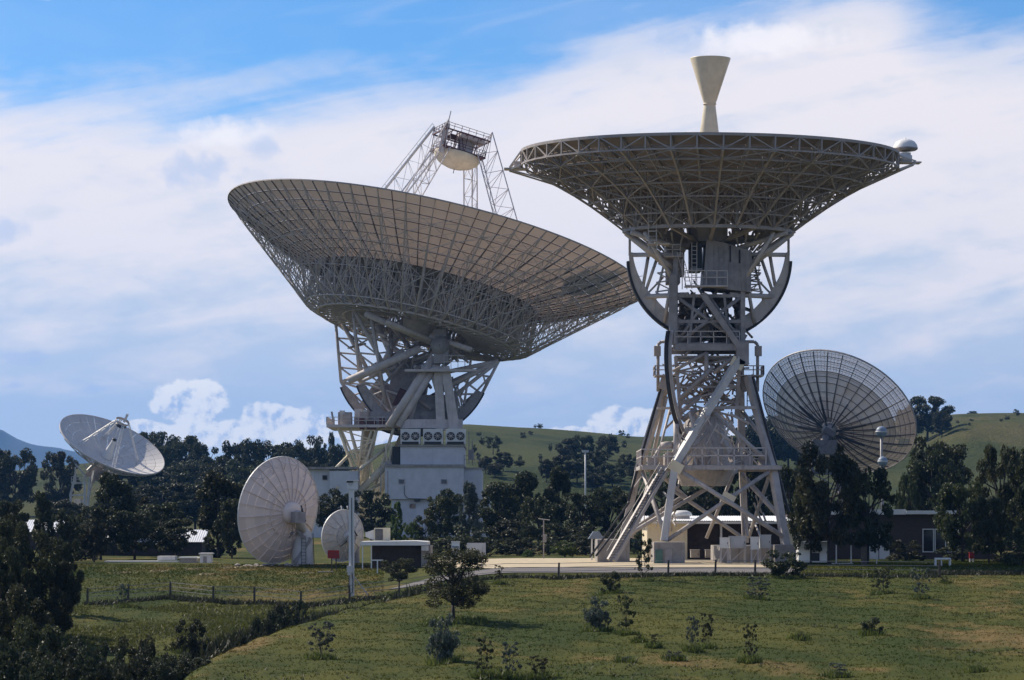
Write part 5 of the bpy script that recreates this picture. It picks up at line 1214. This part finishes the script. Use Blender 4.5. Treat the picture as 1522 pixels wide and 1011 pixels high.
def crown_proto(kind, n, size, seed):
    global rng
    rng = np.random.default_rng(seed); C = []; Rr = []
    if kind == 'round':        # unit height 1 crown from .2 to 1, radius ~.45
        for i in range(60):
            z = rng.uniform(.2, .92); w_ = .42*math.sqrt(max(.05, 1-((z-.55)/.48)**2)); t_ = rng.uniform(0, 6.28); q = w_*math.sqrt(rng.uniform(.1, 1))
            C.append((q*math.cos(t_), q*math.sin(t_), z)); Rr.append(rng.uniform(.05, .125))
        fl = .8
    elif kind == 'open':       # gum with separate flattened clumps
        for i in range(28):
            z = rng.uniform(.40, .93); w_ = .46*math.sqrt(max(.1, 1-((z-.68)/.36)**2)); t_ = rng.uniform(0, 6.28); q = w_*math.sqrt(rng.uniform(.05, 1))
            C.append((q*math.cos(t_), q*math.sin(t_), z)); Rr.append(rng.uniform(.08, .15))
        fl = .65
    elif kind == 'tall':
        for i in range(40):
            z = rng.uniform(.06, .97); w_ = .30*(1-.75*max(0, (z-.35)/.65)**1.5)*min(1, .5+z*2); t_ = rng.uniform(0, 6.28); q = w_*math.sqrt(rng.uniform(.1, 1))
            C.append((q*math.cos(t_), q*math.sin(t_), z)); Rr.append(rng.uniform(.05, .10))
        fl = 1.1
    elif kind == 'bush':
        for i in range(40):
            z = rng.uniform(.08, .85); t_ = rng.uniform(0, 6.28); q = .46*math.sqrt(rng.uniform(0, 1))*math.sqrt(max(.1, 1-(z-.2)**2))
            C.append((q*math.cos(t_), q*math.sin(t_), z)); Rr.append(rng.uniform(.05, .16))
        fl = .9
    elif kind == 'sapling':
        for i in range(46):
            z = rng.uniform(.22, .98); t_ = rng.uniform(0, 6.28); q = .4*math.sqrt(rng.uniform(0, 1))
            C.append((q*math.cos(t_), q*math.sin(t_), z)); Rr.append(rng.uniform(.03, .10))
        fl = .6
    C = np.array(C); Rr = np.array(Rr)
    v, f = leaves(C, Rr, n, size, 1.0, .3, fl, .3)
    me = npmesh('crown', v, f)
    # trunk and limbs reaching the clumps
    b = MB(); h0 = {'round': .2, 'open': .35, 'tall': .1, 'bush': .05, 'sapling': .12}[kind]; tw = {'round': .045, 'open': .05, 'tall': .035, 'bush': .02, 'sapling': .018}[kind]
    if kind in ('sapling', 'bush'):
        for s in range(3 if kind == 'sapling' else 4):
            e = C[s*3]; m_ = (e[0]*.35, e[1]*.35, h0+.1); b.bar((e[0]*.08, e[1]*.08, -.03), m_, tw, n=6, w2=tw*.8); b.bar(m_, e, tw*.8, n=6, w2=tw*.4)
        for i in range(0, len(C), 2): b.bar((C[i][0]*.4, C[i][1]*.4, max(h0, C[i][2]*.5)), C[i], tw*.35, n=4, w2=tw*.2)
    else:
        top = (rng.uniform(-.03, .03), rng.uniform(-.03, .03), .8); mid_ = (top[0]*.4+.01, top[1]*.4, h0+.02)
        b.bar((0, 0, -.03), mid_, tw, n=8, w2=tw*.75); b.bar(mid_, top, tw*.75, n=8, w2=tw*.2)
        for i in range(0, len(C), 1 if kind == 'open' else 2):
            s = rng.uniform(0, .6); p = np.array(mid_)*(1-s)+np.array(top)*s
            if p[2] > C[i][2]: p = np.array(mid_)
            b.bar(p, C[i], tw*.4, n=5, w2=tw*.12)
    return me, b.mesh('trunk')
PR = {}
def proto(kind, n, size, seeds):
    PR[kind] = [crown_proto(kind.split('_')[0], n, size, s) for s in seeds]
proto('round', 9500, .022, (1, 2, 3, 31)); proto('open', 6000, .021, (4, 5, 6, 14)); proto('tall', 9000, .020, (7, 8, 9)); proto('bush', 3600, .033, (10, 11, 32)); proto('sapling', 2400, .026, (12, 13, 15, 16))
proto('round_airy', 15000, .0125, (41,)); proto('round_near', 30000, .0125, (21, 25)); proto('bush_near', 11000, .020, (22, 23)); proto('open_near', 12000, .014, (24,))
mcache = {}
def meshmat(me, m):
    k = (me.name, m.name)
    if k not in mcache:
        c = me.copy(); c.name = me.name.split('.')[0]; c.materials.clear(); c.materials.append(m); mcache[k] = c
    return mcache[k]
tn = [0]
def tree(px_, yt, wpx, d, kind, leaf='leaf', bark='barkd', label='', group=None, yb=None, name=None, zbase=None):
    """place a tree by the direction and height it has; its base sits on the terrain"""
    tn[0] += 1; rs = random.Random(tn[0]*13+5)
    x = X(px_, d); g0 = G(x, d); h = Z(yt, d)-g0; wd = wpx*d/F
    cm, tm = PR[kind][rs.randrange(len(PR[kind]))]
    k0 = kind.split('_')[0]; uw = {'round': .98, 'open': 1.0, 'tall': .66, 'bush': 1.05, 'sapling': .9}[k0]
    name = name or {'round': 'tree', 'open': 'gum_tree', 'tall': 'tall_tree', 'bush': 'bush', 'sapling': 'sapling'}[k0]
    cat = {'bush': 'bush', 'sapling': 'sapling'}.get(k0, 'tree')
    o = thing(name, label, cat, (x, d, g0), group, rs.uniform(0, 6.28))
    s = Matrix.Diagonal((wd/uw, wd/uw, h, 1))
    mkobj('trunk' if cat == 'tree' else 'stem', meshmat(tm, M[bark]), None, o, s); mkobj('crown', meshmat(cm, M[leaf]), None, o, s)
    return o
HG = 'trees scattered on the far hillside'
# far hillside trees: direction of base on the hill gives the distance
def hill_d(px_, yb):
    ds = np.arange(560, 1190, 4.); ys = HY-(gz((px_-CX)*ds/F, ds)-CAMZ)*F/ds
    return float(ds[np.argmin(np.abs(ys-yb))])
for (p, y, wd, yb, lab) in [(733, 647, 28, 676, 'spindly dark tree with a thin trunk highest on the cleared hillside, left'), (722, 677, 26, 704, 'left tree of the small clump below the spindly hillside tree'), (748, 672, 32, 700, 'tallest tree of the small clump below the spindly hillside tree'), (736, 688, 36, 710, 'lowest tree of the small clump beside the pedestal building corner'), (772, 684, 22, 694, 'flat isolated shrub tree on the hillside between the two clumps'),
        (845, 651, 40, 690, 'dark tree at the upper left of the big hillside clump'), (866, 646, 42, 692, 'tallest crown of the big hillside clump'), (903, 647, 42, 684, 'rounded tree at the upper right of the big hillside clump'), (932, 674, 34, 704, 'dark tree at the right end of the big hillside clump'), (812, 682, 30, 716, 'dark tree at the left end of the big hillside clump'), (835, 676, 44, 716, 'dark tree in the left middle of the big hillside clump'),
        (885, 668, 52, 712, 'broad dark tree in the middle of the big hillside clump'), (858, 680, 50, 720, 'dark tree just left of the floodlight pole on the hillside'), (910, 688, 48, 722, 'dark tree just right of the floodlight pole on the hillside'), (880, 700, 50, 730, 'low dark tree behind the foot of the floodlight pole'), (940, 692, 30, 712, 'dark tree on the hillside touching the pedestal tubes'),
        (1378, 588, 80, 655, 'large dark tree right of the mesh dish rim, on the hill'), (1400, 606, 36, 650, 'dark tree adjoining the right side of the large hill tree'), (1352, 602, 50, 660, 'dark tree half hidden by the mesh dish rim'), (1446, 611, 17, 622, 'lone small tree on the skyline of the right hill'),
        (1130, 618, 90, 700, 'wide dark tree seen between the pedestal leg and mesh dish'), (1172, 612, 80, 700, 'dark tree behind the lower left of the mesh dish'), (1090, 645, 60, 700, 'dark hill tree seen through the upper right bay of the pedestal'), (1205, 648, 70, 700, 'dark tree behind the bottom of the mesh dish')]:
    tree(p, y, wd, hill_d(p, yb), 'open' if p == 733 else 'round', 'leaf_far', label=lab)
rs = random.Random(4)
for i in range(26):
    p = rs.uniform(700, 950); d = rs.uniform(760, 1150)
    x = X(p, d); g0 = G(x, d); yt = HY-(g0-CAMZ+rs.uniform(1, 3))*F/d
    tree(p, yt, rs.uniform(5, 12), d, 'bush', 'leaf_far', label='small dark bush dotted over the far hillside pasture', group='bushes dotted on the far hillside')
for i in range(10):
    p = rs.uniform(1420, 1520); d = rs.uniform(860, 1150); x = X(p, d); g0 = G(x, d); yt = HY-(g0-CAMZ+rs.uniform(.8, 2))*F/d
    tree(p, yt, rs.uniform(5, 12), d, 'bush', 'leaf_far', label='small dark bush dotted over the far hillside pasture', group='bushes dotted on the far hillside')
# wooded ridge left
LG = 'gum trees of the wooded ridge behind the left dish'
RL = {222: 'airy gum on the skyline right above the hollow-faced dish rim', 250: 'airy gum, second from the dish rim on the left skyline', 276: 'airy gum on the skyline directly under the tall white cumulus', 300: 'airy gum where the left skyline dips', 348: 'rounded dark gum on the skyline right of the dip', 375: 'highest rounded gum left of the ribbed dish top', 402: 'airy gum on the skyline behind the ribbed dish top', 428: 'dark gum just right of the ribbed dish top', 455: 'tall gum on the skyline over the right rim of the ribbed dish', 478: 'dark gum on the skyline left of the annex building', 491: 'small lollipop gum standing alone above the skyline beside the giant dish platform', 90: 'dark gum left of the hollow-faced dish pedestal', 22: 'dark gum under the blue mountain at the left edge'}
for (p, y, wd, d, kd) in [(-10, 662, 60, 640, 'round'), (22, 664, 60, 620, 'round'), (90, 668, 52, 640, 'round'),
        (222, 641, 42, 720, 'open'), (250, 640, 46, 730, 'open'), (276, 646, 48, 720, 'open'), (300, 656, 44, 700, 'open'), (235, 655, 50, 690, 'open'), (210, 650, 40, 700, 'open'), (320, 672, 40, 690, 'open'), (348, 655, 46, 690, 'round'), (375, 652, 50, 680, 'round'), (402, 652, 50, 690, 'open'), (428, 656, 50, 680, 'round'), (455, 646, 40, 700, 'open'), (478, 654, 40, 690, 'round'), (500, 660, 36, 680, 'round'), (491, 641, 12, 700, 'open'),
        (205, 684, 70, 672, 'round'), (245, 682, 80, 668, 'round'), (290, 684, 70, 650, 'round'), (330, 676, 70, 600, 'round'), (370, 680, 76, 590, 'round'), (415, 682, 80, 590, 'round'), (460, 684, 70, 580, 'round'), (495, 690, 50, 580, 'round'),
        (190, 722, 80, 520, 'round'), (240, 716, 86, 500, 'round'), (290, 716, 70, 500, 'round'), (350, 712, 80, 500, 'round'), (400, 716, 80, 490, 'round'), (450, 722, 70, 480, 'round'),
        (95, 742, 60, 420, 'round'), (130, 745, 50, 430, 'round')]:
    tree(p, y, wd*(1.55 if kd == 'open' else 1.25), d, kd, 'leaf_far', label=RL.get(p, 'dark gum tree within the dense wooded ridge behind the left-hand dishes'), group=LG)
# middle distance, each its own label
T = [(168, 700, 84, 300, 'tall', 'leaf', 'tall dark tree in front of the hollow-faced dish, hiding its lower edge'),
     (205, 735, 60, 302, 'round', 'leaf', 'dark tree between the hollow-faced dish tree and the rounded one'),
     (236, 744, 90, 290, 'round', 'leaf', 'rounded dark tree with a forked trunk above the long white awning'),
     (326, 698, 96, 285, 'tall', 'leaf', 'tall dense dark tree immediately left of the large ribbed dish'),
     (345, 740, 56, 280, 'round', 'leaf', 'dark bushy tree touching the left rim of the ribbed dish'),
     (150, 752, 80, 274, 'round', 'leaf', 'dark tree filling the gap below the tall tree before the hollow-faced dish'),
     (200, 758, 84, 276, 'round', 'leaf', 'dark tree standing against the long shed, left half'),
     (262, 770, 76, 278, 'round', 'leaf', 'dark tree standing against the long shed, right end'),
     (112, 790, 66, 268, 'bush', 'leaf', 'dark bush beneath the trees at the left end of the awning'),
     (62, 728, 44, 262, 'tall', 'leaf', 'narrow pointed dark tree rising from the left-hand clump'),
     (18, 742, 60, 255, 'round', 'leaf', 'dark spreading tree at the very left edge, mid height'),
     (100, 755, 56, 258, 'round', 'leaf', 'dark tree just left of the hollow-faced dish pedestal'),
     (140, 770, 50, 262, 'round', 'leaf', 'low dark tree under the hollow-faced dish pedestal'),
     (500, 724, 72, 385, 'round', 'leaf', 'dark rounded tree behind the small round dish, left half'),
     (552, 726, 76, 390, 'round', 'leaf', 'dark rounded tree behind the camera mast, under the white pedestal building'),
     (590, 748, 26, 330, 'tall', 'leaf_lime', 'slim light green poplar at the foot of the white pedestal building'),
     (607, 772, 36, 320, 'bush', 'leaf_lime', 'light green bush beside the slim poplar'),
     (632, 765, 42, 330, 'round', 'leaf_mid', 'mid green tree between the poplar and the dark tree row'),
     (662, 724, 70, 345, 'round', 'leaf_mid', 'rounded dark olive tree at the right corner of the pedestal building'),
     (697, 722, 42, 310, 'tall', 'leaf_grey', 'slender silver-leaved tree in front of the dark tree row'),
     (740, 716, 80, 350, 'round', 'leaf', 'first dark tree right of the silver-leaved one in the long row'),
     (780, 698, 66, 355, 'tall', 'leaf', 'pointed dark tree of the long row, below the cleared hillside'),
     (800, 735, 70, 340, 'round', 'leaf_mid', 'lighter rounded crown in the middle of the long dark tree row'),
     (832, 700, 60, 355, 'tall', 'leaf', 'tall dark tree of the row, left of the floodlight pole'),
     (865, 730, 74, 345, 'round', 'leaf', 'dark tree of the row right below the floodlight pole'),
     (905, 722, 70, 350, 'round', 'leaf', 'dark tree of the row nearest the stay tubes of the lattice pedestal'),
     (945, 730, 66, 340, 'round', 'leaf', 'dark tree directly behind the ladder leg of the lattice pedestal'),
     (990, 700, 70, 350, 'round', 'leaf', 'dark tree seen through the left bay of the lattice pedestal'),
     (1040, 712, 76, 345, 'round', 'leaf', 'dark tree seen under the counterweight of the lattice pedestal'),
     (1085, 690, 76, 350, 'round', 'leaf', 'dark tree seen behind the right legs of the lattice pedestal'),
     (1130, 668, 76, 350, 'round', 'leaf', 'large dark tree directly right of the lattice pedestal, behind the leg'),
     (1178, 690, 70, 300, 'round', 'leaf', 'dark tree above the workshop roof, left of the great twin-trunk tree'),
     (668, 800, 60, 285, 'bush', 'leaf', 'low dark bush behind the striped white cabinet'),
     (725, 798, 70, 283, 'bush', 'leaf', 'low dark bush right behind the blank white board'),
     (770, 796, 70, 286, 'bush', 'leaf', 'low dark bush left of the thin instrument mast'),
     (815, 800, 60, 290, 'bush', 'leaf', 'low dark bush right behind the thin instrument mast'),
     (872, 795, 60, 288, 'bush', 'leaf', 'low dark bush behind the pointed white shelter, left side'),
     (905, 792, 60, 290, 'bush', 'leaf', 'low dark bush behind the pointed white shelter, right side'),
     (640, 792, 50, 300, 'bush', 'leaf', 'low dark bush behind the end of the flat-roofed hut'),
     (1345, 800, 60, 250, 'bush', 'leaf', 'dark bush against the brick wall by the window'),
     (1420, 812, 60, 248, 'bush', 'leaf', 'dark bush under the tree hanging over the window'),
     (1500, 800, 80, 240, 'bush', 'leaf', 'dark bush beneath the tall trees at the right edge'),
     (760, 770, 90, 300, 'bush', 'leaf', 'low dark undergrowth bush below the row, left part'),
     (850, 775, 100, 300, 'bush', 'leaf', 'low dark undergrowth bush below the row, centre part'),
     (930, 780, 90, 300, 'bush', 'leaf', 'low dark undergrowth bush below the row, right part'),
     (700, 778, 80, 300, 'bush', 'leaf', 'low dark undergrowth bush behind the white board'),
     (840, 802, 50, 275, 'bush', 'leaf_lime', 'light green shrub at the edge of the gravel pad'),
     (785, 816, 20, 275, 'bush', 'leaf_lime', 'tiny yellow-green plant at the edge of the gravel pad'),
     (1232, 652, 112, 226, 'round', 'leaf', 'great dark twin-trunk tree standing before the mesh dish'),
     (1290, 690, 90, 232, 'round', 'leaf', 'dark crown adjoining the great twin-trunk tree on its right'),
     (1205, 715, 70, 228, 'round', 'leaf', 'dark crown adjoining the great twin-trunk tree on its left'),
     (1394, 646, 116, 330, 'open', 'leaf', 'broad dark gum with bare limbs behind the brick building'),
     (1385, 665, 100, 325, 'round', 'leaf', 'dense dark crown under the broad gum behind the brick building'),
     (1350, 700, 40, 290, 'round', 'leaf_mid', 'small tree at the right edge of the mesh dish'),
     (1430, 715, 90, 245, 'round', 'leaf_mid', 'dark tree hanging over the white-framed window'),
     (1488, 655, 84, 262, 'round', 'leaf_mid', 'tall dark tree second from the right edge'),
     (1532, 660, 80, 250, 'round', 'leaf', 'tall dark tree cut by the right edge of the view'),
     (1470, 735, 66, 236, 'round', 'leaf_mid', 'lower bushy tree at the far right before the brick wall'),
     (1520, 780, 60, 225, 'bush', 'leaf_mid', 'bush at the right edge on the lawn')]
for (p, y, wd, d, kd, lf_, lab) in T: tree(p, y, wd, d, kd, lf_, label=lab)
# foreground left mass
FLs = [(98, 800, 56, 188, 'round_near', 'leaf', 'dark tree at the left end of the fence'),
       (0, 810, 110, 150, 'round_near', 'leaf', 'black-green tree low at the left edge'),
       (34, 765, 120, 168, 'round_near', 'leaf', 'large black-green tree filling the lower left corner'),
       (82, 830, 80, 168, 'round_near', 'leaf', 'dark tree at the right side of the lower left clump'),
       (-10, 740, 120, 175, 'round_near', 'leaf', 'dark tree cut by the left edge of the view'),
       (20, 850, 120, 140, 'bush_near', 'leaf_mid', 'big dark bush below the corner tree'),
       (60, 905, 110, 135, 'bush_near', 'leaf_mid', 'dark bush on the gully edge, lower left')]
for (p, y, wd, d, kd, lf_, lab) in FLs: tree(p, y, wd, d, kd, lf_, label=lab)
SB = []
# foreground shrubs: px, base y, width, top y
S = [(593, 886, 56, 828, 'open_near', 'leaf_mid', 'barkd', 'small spreading tree with a thin leaning trunk right of the camera mast'),
     (674, 924, 136, 812, 'round_airy', 'leaf_mid', 'barkd', 'largest foreground tree, its dark round crown before the road'),
     (658, 986, 52, 908, 'bush', 'leaf_grey', 'barkd', 'pale speckled shrub directly below the largest foreground tree'),
     (478, 980, 46, 925, 'sapling', 'leaf_grey', 'bark', 'thin blue-green sapling on the open slope, lower left of centre'),
     (718, 1006, 32, 950, 'sapling', 'leaf_mid', 'barkd', 'leftmost of the three saplings at the bottom centre'),
     (758, 1008, 34, 955, 'sapling', 'leaf_grey', 'barkd', 'middle one of the three saplings at the bottom centre'),
     (800, 1009, 34, 974, 'sapling', 'leaf_mid', 'barkd', 'rightmost and lowest of the three saplings at the bottom centre'),
     (888, 938, 46, 884, 'bush', 'leaf_grey', 'barkd', 'round grey-green shrub left of the taller dark one at centre right'),
     (931, 944, 32, 882, 'sapling', 'leaf_mid', 'barkd', 'upright dark shrub right of the round grey-green one'),
     (950, 954, 10, 942, 'bush', 'leaf_mid', 'barkd', 'tiny dark tuft shrub right of the upright dark one'),
     (742, 868, 16, 840, 'sapling', 'leaf_mid', 'barkd', 'small dark shrub at the road edge right of the largest foreground tree'),
     (908, 882, 34, 848, 'bush', 'leaf_mid', 'barkd', 'dark rounded shrub at the fence below the ladder leg'),
     (955, 866, 34, 792, 'sapling', 'leaf', 'barkd', 'leafy dark young tree before the ladder leg and footing'),
     (1030, 967, 22, 915, 'sapling', 'leaf_grey', 'barkd', 'left stem of the pair of twiggy saplings on the right slope'),
     (1052, 965, 22, 912, 'sapling', 'leaf_mid', 'barkd', 'right stem of the pair of twiggy saplings on the right slope'),
     (1116, 984, 24, 928, 'sapling', 'leaf_mid', 'barkd', 'bent twiggy sapling standing alone on the right slope'),
     (1125, 892, 40, 858, 'sapling', 'leaf_grey', 'barkd', 'low straggly shrub below the equipment cabinets'),
     (1165, 860, 70, 815, 'bush', 'leaf', 'barkd', 'broad dark bush left of the white hut'),
     (1312, 884, 38, 842, 'sapling', 'leaf_mid', 'barkd', 'straggly shrub below the white door, touching the fence line'),
     (1368, 890, 30, 845, 'sapling', 'leaf_grey', 'barkd', 'slim upright shrub below the window of the brick building'),
     (1296, 943, 38, 916, 'bush', 'leaf_mid', 'barkd', 'low domed dark shrub alone on the right lawn'),
     (184, 902, 22, 866, 'sapling', 'leaf_grey', 'barkd', 'blue-green shrub beside the second fence post on the left slope'),
     (282, 968, 54, 915, 'bush', 'leaf_mid', 'barkd', 'tall dark clump on the gully side at the left'),
     (1245, 1008, 34, 984, 'sapling', 'leaf_grey', 'barkd', 'low pale shrub at the bottom edge, right of centre'),
     (1003, 982, 26, 966, 'bush', 'leaf_grey', 'barkd', 'low bluish tuft bush left of the bent sapling'),
     (972, 962, 10, 942, 'sapling', 'leaf_mid', 'barkd', 'tiny sprig left of the twiggy pair'),
     (1190, 950, 20, 940, 'bush', 'leaf_mid', 'barkd', 'flat dark tuft left of the low domed shrub'),
     (930, 985, 26, 975, 'bush', 'leaf_grey', 'barkd', 'low bluish tuft beneath the round shrubs'),
     (1452, 1000, 18, 988, 'bush', 'leaf_lime', 'barkd', 'small green tuft near the lower right corner'),
     (1404, 868, 12, 858, 'bush', 'leaf_mid', 'barkd', 'tiny tuft below the white table frame')]
for (p, yb, wd, yt, kd, lf_, bk, lab) in S:
    d = ground_d(p, yb)
    tree(p, yt, wd, d, kd, lf_, bk, lab); SB.append((X(p, d), d, wd*d/F))
# gully bushes
GG = 'bushes massed in the gully at the lower left'
rs = random.Random(21)
for (p, y, d, wd) in [(150, 985, 128, 60), (200, 992, 126, 50), (110, 972, 134, 60), (235, 985, 128, 50), (262, 1000, 120, 44), (85, 990, 120, 70), (165, 968, 138, 40), (30, 965, 122, 80), (290, 1008, 116, 40), (215, 970, 138, 34), (60, 1005, 112, 70), (130, 1005, 114, 60), (180, 1008, 114, 50), (240, 1010, 114, 44), (372, 944, 150, 30), (388, 932, 158, 34), (404, 922, 164, 34), (418, 912, 170, 34), (434, 905, 176, 32), (446, 900, 180, 28), (360, 952, 146, 24), (424, 918, 166, 28), (398, 938, 156, 26), (285, 955, 146, 30), (330, 972, 138, 22)]:
    k_ = p < 300 and y > 960
    tree(p, y-(34 if k_ else 14)+rs.uniform(-5, 5), wd*(1.5 if k_ else 1.1), d, 'bush' if d > 140 else 'bush_near', 'scrub', 'barkd', 'dark bush in the massed scrub of the gully, lower left', GG)

# ------------------------------------------------------------------ grass, weeds, fence-line growth (uncountable)
def tufts(name, pts, size, m, kind='stuff', k=4, hmul=1.0):
    n = len(pts); sz = size*rng.uniform(.5, 1.5, (n, 1)) if np.isscalar(size) else size[:, None]
    V = []; 
    for j in range(k):
        t_ = rng.uniform(0, 6.28, n); lean = rng.normal(0, .45, (n, 2)); o_ = np.stack([np.cos(t_), np.sin(t_), np.zeros(n)], -1)
        base = pts+np.c_[rng.normal(0, .25, (n, 2))*sz, np.zeros(n)]
        tip = base+np.c_[lean*sz, (rng.uniform(.6, 1.2, (n, 1))*sz*hmul)]
        V.append(np.stack([base-o_*sz*.16, base+o_*sz*.16, tip], 1))
    V = np.concatenate(V).reshape(-1, 3); f = np.arange(len(V)).reshape(-1, 3)
    return mkobj(name, npmesh(name, V, f), M[m], kind=kind)
def gpts(n, pxr, dr, clump=None, power=1.0):
    d = np.sqrt(rng.uniform(dr[0]**2, dr[1]**2, n)); p = rng.uniform(*pxr, n); x = (p-CX)*d/F
    if clump is not None:
        s = np.sin(x*.35+d*.11)+np.sin(x*.13-d*.23+1)+np.sin(x*.8+d*.5)*.6+rng.normal(0, .5, n); kp = s > clump; x, d = x[kp], d[kp]
    return np.stack([x, d, gz(x, d)-.02], -1)
o = tufts('grass', gpts(110000, (-60, 1590), (95, 207)), .075, 'grass'); tag(o, 'short green and straw coloured pasture grass covering the foreground slope', 'grass')
o = tufts('tall_grass', gpts(20000, (-60, 1590), (95, 207), 1.3), .13, 'scrub', hmul=.8); tag(o, 'darker taller grass clumps scattered over the foreground slope', 'grass')
wp_ = gpts(36000, (60, 620), (125, 196), -.6)
xe_ = np.interp(wp_[:, 1], [100, 110, 120, 130, 140, 150, 160, 170, 180, 200], [-12.0, -12.4, -12.6, -12.0, -11.2, -9.8, -8.5, -6.6, -4.4, 0])
wp_ = wp_[wp_[:, 0] < xe_-2.5-rng.exponential(1.2, len(wp_))]
o = tufts('weeds', wp_, .2, 'weed', hmul=.9); tag(o, 'rough weedy growth on the bank above the gully', 'weeds')
# rank growth round the foot of each shrub
bp_ = []
for (x, y, w_) in SB:
    n = int(60+w_*70); a = rng.uniform(0, 6.28, n); r_ = (w_*.35+.15)*np.sqrt(rng.uniform(0, 1, n)); xx = x+r_*np.cos(a)+rng.normal(0, .1, n); yy = y+r_*np.sin(a)*1.6
    bp_.append(np.stack([xx, yy, gz(xx, yy)], -1))
o = tufts('shrub_foot_grass', np.concatenate(bp_), .2, 'weed', hmul=1.1); tag(o, 'uncut grass tufts round the feet of the planted shrubs', 'grass')
# fence line growth
P_ = []
for i in range(len(fp)-1):
    n = int((fp[i+1]-fp[i]).length*45); s = rng.uniform(0, 1, n); x = fp[i].x+(fp[i+1].x-fp[i].x)*s+rng.normal(0, .3, n); y = fp[i].y+(fp[i+1].y-fp[i].y)*s+rng.normal(0, .7, n)
    P_.append(np.stack([x, y, gz(x, y)], -1))
n = 3000; x = rng.uniform(fp[-1].x, X(1620, 207), n); y = rng.normal(207, .8, n); P_.append(np.stack([x, y, gz(x, y)], -1))
o = tufts('fence_line_growth', np.concatenate(P_), .24, 'scrub', hmul=1.0); tag(o, 'dark rank grass growing along the wire fence', 'grass')
# reeds along gully edge
n = 4200; cl = rng.uniform(0, 1, 60); ci = rng.integers(0, 60, n); d = 104+cl[ci]*82+rng.normal(0, 1.6, n); off = rng.uniform(4, 11, 60)[ci]+rng.normal(0, .8, n)
xe = np.interp(d, [100, 110, 120, 130, 140, 150, 160, 170, 180, 200], [-12.0, -12.4, -12.6, -12.0, -11.2, -9.8, -8.5, -6.6, -4.4, 0]); x = xe-off
o = tufts('reeds', np.stack([x, d, gz(x, d)], -1), .5, 'scrub', hmul=1.2); tag(o, 'dark reeds and scrub growing along the gully bottom', 'reeds')
o = tufts('lawn_grass', gpts(50000, (60, 1590), (207, 250)), .12, 'grass')
# keep lawn off the road and the pad
tag(o, 'short lawn grass in front of the dishes', 'grass')
me = o.data; co = np.empty(len(me.vertices)*3, np.float32); me.vertices.foreach_get('co', co); co = co.reshape(-1, 3, 3)
pxs = CX+co[:, 0, 0]*F/co[:, 0, 1]; keep = ~((pxs > 570) & (pxs < 1190)) ; co = co[keep].reshape(-1, 3)
o.data = npmesh('lawn_grass', co, np.arange(len(co)).reshape(-1, 3)); o.data.materials.append(M['grass'])
# pale straw scraps and rubble by the ribbed dish
o = tufts('straw_scraps', np.concatenate([np.stack([X(p, dd)+rng.normal(0, .35, 60), dd+rng.normal(0, .8, 60), gz(X(p, dd)+0*rng.normal(0, 1, 60), dd)+.03], -1) for p, dd in ((186, 231), (238, 234), (285, 238), (345, 241), (372, 243), (310, 228), (455, 230))]), .3, 'straw', hmul=.4); tag(o, 'pale dry straw heaps on the grassy bank', 'straw')
RBM = MB(); 
ico = [(0, 0, 1), (.89, 0, .45), (.28, .85, .45), (-.72, .53, .45), (-.72, -.53, .45), (.28, -.85, .45), (.4, .1, -.3), (-.3, .4, -.3), (-.2, -.5, -.3)]
RBM.add(ico, [(0, 1, 2), (0, 2, 3), (0, 3, 4), (0, 4, 5), (0, 5, 1), (1, 6, 2), (2, 7, 3), (3, 8, 4), (4, 8, 5), (5, 6, 1), (2, 6, 7), (3, 7, 8), (5, 8, 6), (6, 8, 7)])
rk = RBM.mesh('rubble_stone'); rk.materials.append(M['rubble'])
rs = random.Random(8)
for i in range(34):
    p = rs.uniform(344, 442); d = rs.uniform(243, 246); x = X(p, d); s = rs.uniform(.1, .28)
    o = mkobj('rubble_stone', rk, None); o.location = (x, d, G(x, d)+s*.3); o.scale = (s*rs.uniform(.8, 1.6), s, s*rs.uniform(.6, 1)); o.rotation_euler = (0, 0, rs.uniform(0, 6))
    tag(o, 'pale rubble stone in the heap at the foot of the ribbed dish', 'stone', 'rubble stones below the ribbed dish')
# white slab under the red sign
d = 233; x = X(484, d); o = MB().bx(-.65, .65, -.4, .4, -.02, .07).build('concrete_slab', M['conc']); o.location = (x, d, G(x, d)+.02); tag(o, 'small pale slab lying in the grass beside the red notice board', 'slab')

# ------------------------------------------------------------------ air
hz_ = MB().bx(-14500, 14500, -14500, 14500, -9, 620).build('haze', None)
hm = bpy.data.materials.new('haze'); hm.use_nodes = True; t = NT(hm.node_tree)
pv_ = t.n('ShaderNodeVolumePrincipled', {'Color': (.16, .45, 1.0, 1), 'Density': 5.5e-5, 'Anisotropy': 0.2})
t.t.links.new(pv_.outputs[0], t.n('ShaderNodeOutputMaterial').inputs['Volume']); hz_.data.materials.append(hm); hz_['kind'] = 'stuff'
